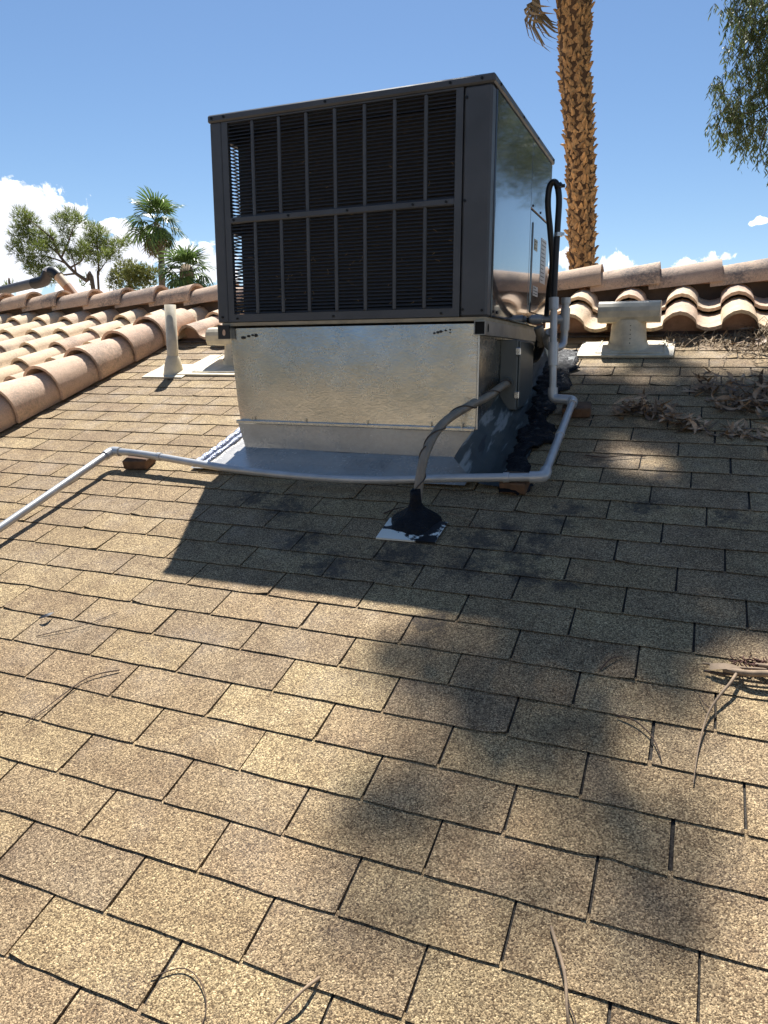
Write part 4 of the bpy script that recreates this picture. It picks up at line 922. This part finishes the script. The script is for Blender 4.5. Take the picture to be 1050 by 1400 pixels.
# eucalyptus: one branch hangs into the picture, the rest of the crown spreads overhead and shades the roof
eb = Vector((3.0, 10.5, -3.8)); eu = thing('eucalyptus_tree', 'grey green eucalyptus hanging in from the upper right', 'tree', eb, world=True); er = random.Random(5)
b = MB(); limb(b, [eb, eb+Vector((.1,-.1,4)), eb+Vector((-.1,-.2,8)), eb+Vector((-.4,-.5,12)), eb+Vector((-.9,-.9,15))], .30, .12, 12); b.build('trunk', M_bark, eu)
leaves = MB()
def leaf(b, p, L, w, rnd, droop=.75):
    a = rnd.uniform(0,6.3); d = Vector((cos(a)*(1-droop*.6), sin(a)*(1-droop*.6), -droop+rnd.gauss(0,.25))).normalized()
    n = d.orthogonal().normalized(); n.rotate(Quaternion(d, rnd.uniform(0,6.3))); c = d.cross(n)*.12*L
    b.add([p, p+d*L*.45+n*w+c, p+d*L+c*.3, p+d*L*.45-n*w+c], [(0,1,2,3)])
def lclump(c, r, n, L=.12, w=.011, sz=1.25):
    for i in range(n):
        while True:
            d = Vector((er.uniform(-1,1), er.uniform(-1,1), er.uniform(-1,1)))
            if d.length < 1: break
        leaf(leaves, c+Vector((d.x*r, d.y*r, d.z*r*sz)), L*er.uniform(.75,1.25), w*er.uniform(.8,1.2), er)
VIS = [(1040,-20,45),(1015,0,22),(1040,35,36),(1008,30,16),(1020,60,22),(1044,85,26),(1012,85,10),(1030,112,22),(1048,130,26),(1010,110,14),(995,138,11),(982,122,9),(975,130,7),(988,155,13),(1010,145,18),(1030,158,18),(985,180,14),(1002,180,18),(1020,190,18),(990,200,12),(1008,205,12),(1030,208,12),(1044,185,16),(1046,215,10),(1047,232,6),(1000,163,16),(1075,60,50),(1080,150,50),(1085,-20,60),(1070,210,24),(1120,80,70),(1130,-40,80)]
twigs_ = MB()
def spray(p, L, n):
    a = er.uniform(0, 6.3); out = Vector((cos(a), sin(a), er.uniform(-.1,.5)))*L*.45; e = p+out*1.3+Vector((0,0,-L*er.uniform(.5,1.0)))
    P = spline([p, p+out*.8+Vector((0,0,.02)), e], 5); twigs_.tube(P, [.004-.003*i/(len(P)-1) for i in range(len(P))], 4, False)
    for k in range(n):
        t = (k+.6)/n*(len(P)-1); i = min(len(P)-2, int(t)); leaf(leaves, P[i].lerp(P[i+1], t-i),   .115*er.uniform(.7,1.25), .0118*er.uniform(.8,1.2), er, .8)
for u, v, r in VIS:
    D = 12+er.uniform(-.4,.4); c = at(u, v, D); rm = r*.012
    for q in range(int(8.0*(r/14)**2)+2):
        d = Vector((er.gauss(0,.5), er.gauss(0,.5), er.gauss(0,.5))); spray(c+d*rm+Vector((0,0,.10)), er.uniform(.22,.42), er.randrange(9,16))
for tw in ([(1130,60),(1075,70),(1040,95),(1010,125),(985,130)], [(1130,100),(1080,120),(1040,150),(1005,160),(985,190)], [(1130,0),(1080,10),(1035,30),(1015,60)], [(1080,120),(1055,160),(1040,200),(1047,230)]):
    b = MB(); limb(b, [at(u, v, 12) for u, v in tw], .022, .004, 6); b.build('limb', M_bark, eu)
b = MB(); limb(b, [eb+Vector((-.1,-.2,8)), at(1200,20,12), at(1130,60,12)], .09, .025, 8); b.build('limb', M_bark, eu)
# the overhead limbs: clumps set up the sun's path from the patches of shade on the roof
HOLES = [(-.40,2.157,.085),(-.42,2.486,.06),(-.394,2.294,.05),(-.10,3.06,.13),(-.276,2.816,.06),(.052,3.259,.10),(-.05,2.93,.08),(-.38,4.10,.12),(-.26,4.0,.10),(-.12,3.92,.11),(.06,3.95,.12),(-.403,2.662,.05),(.14,2.087,.12),(-.2,3.62,.06),(.2,2.6,.06)]
HEAVY = [(-.60,2.02),(-.64,1.86),(-.477,1.76),(-.241,1.75),(-.103,1.846),(-.028,1.975),(.222,2.06),(.9,2.2),(1.0,3.4),(.5,4.0),(.047,4.02),(-.43,4.25),(-.551,3.697),(-.616,2.922),(-.80,2.72),(-.78,2.4)]
def inside(x, y, P):
    k = False
    for i in range(len(P)):
        (x0, y0), (x1, y1) = P[i-1], P[i]
        if (y0 > y) != (y1 > y) and x < (x1-x0)*(y-y0)/(y1-y0)+x0: k = not k
    return k
hubs = [Vector((-2.6,6.6,10.3)), Vector((-1.9,7.2,9.6)), Vector((-1.2,6.9,10.0)), Vector((-2.4,7.6,9.2)), Vector((-.6,7.6,10.4))]
def overhead(x, s, r, n):
    tt = er.uniform(9.5,14.0); c = RP(x, s)-LIGHT*tt; lclump(c, r, n, .13, .0115, 1.0); return c
x = -.95
while x < 1.1:
    s = 1.6
    while s < 4.4:
        X, Sx = x+er.uniform(-.05,.05), s+er.uniform(-.05,.05)
        if inside(X, Sx, HEAVY) and not any((X-a)**2+(Sx-c)**2 < (q*1.15)**2 for a, c, q in HOLES) and er.random() > .05: overhead(X, Sx, .125, 165 if X < .4 else 80)
        s += .15
    x += .15
for X, Sx, r, n in [(-.60,1.83,.10,46),(-.344,1.70,.11,60),(-.35,1.471,.09,50),(-.239,1.542,.10,62),(-.16,1.545,.07,30),(-.458,1.308,.09,44),(-.525,1.237,.09,36),(-.075,1.435,.085,48),(-.03,1.42,.07,30),(-.375,1.114,.11,16),(-.224,1.196,.09,14),(-.009,1.282,.08,30),(-.02,1.12,.09,18),(.03,1.22,.08,16),(-.15,1.06,.08,14),(-.30,1.02,.09,14),(-.48,1.02,.08,12),(.06,1.30,.08,20),(.02,1.36,.07,22),(-.1,1.33,.06,22),(-.16,1.22,.08,20),(.1,1.45,.08,26),(-.328,1.60,.09,48),(-.2,1.72,.09,46),(-.48,1.66,.10,40),(-.519,1.385,.08,36),(-.43,1.23,.1,30),(-.55,1.72,.09,36),(-.10,1.66,.09,26),(-.3,1.3,.08,20),(.05,1.75,.08,22),(-.68,1.70,.07,18),(-.02,2.0,.1,60),(.1,2.05,.1,60),(-.18,1.9,.1,70),(-.3,1.95,.1,70),(.22,2.15,.1,60),(.0,1.85,.08,40),(-.38,1.60,.06,24)]: overhead(X, Sx, r, int(n*(1.5 if Sx > 1.6 else .85)))
for h in range(110):                                                    # more crown to the right, outside the frame
    c = Vector((er.uniform(.8,5.0), er.uniform(8.0,13.0), er.uniform(5.5,13.5)))
    if (c.x-.09*c.y) > .55: lclump(c, er.uniform(.3,.6), 300, .14, .012)
for h in range(46):
    lclump(Vector((er.uniform(1.15,2.6), er.uniform(12.2,14.0), er.uniform(4.3,8.5))), er.uniform(.3,.5), 330, .13, .0115)
for hb in hubs:
    b = MB(); m0 = eb+Vector((-.3,-.4,11.0+er.uniform(-1.5,1.5))); limb(b, [m0, m0.lerp(hb,.5)+Vector((0,0,.5)), hb], .075, .012, 7); b.build('limb', M_bark, eu)
leaves.build('crown', M_euc, eu); twigs_.build('twig', M_bark, eu)

# unseen trees added behind the camera so the curb metal reflects less blue sky
tr = random.Random(77); b = MB()
for i in range(9000):
    a = tr.uniform(-1.45, 1.45); d = tr.uniform(24, 32); h = 6.5+3.5*mn.noise(Vector((a*6, 1.5, 0)))+1.8*mn.noise(Vector((a*17, 4, 0)))
    c = Vector((d*sin(a), -d*cos(a), -3.8+(h+3.8)*tr.random()**.8)); q = Vector((tr.gauss(0,1), tr.gauss(0,1), tr.gauss(0,1))).normalized(); u = q.orthogonal().normalized(); w = q.cross(u); k = tr.uniform(.25,.6)
    b.add([c-u*k, c+w*k*.6, c+u*k, c-w*k*.6], [(0,1,2,3)])
tag(b.build("unseen_tree_line", M_far), "broad line of grey green trees added unseen behind the camera for reflections", "trees", kind="stuff")
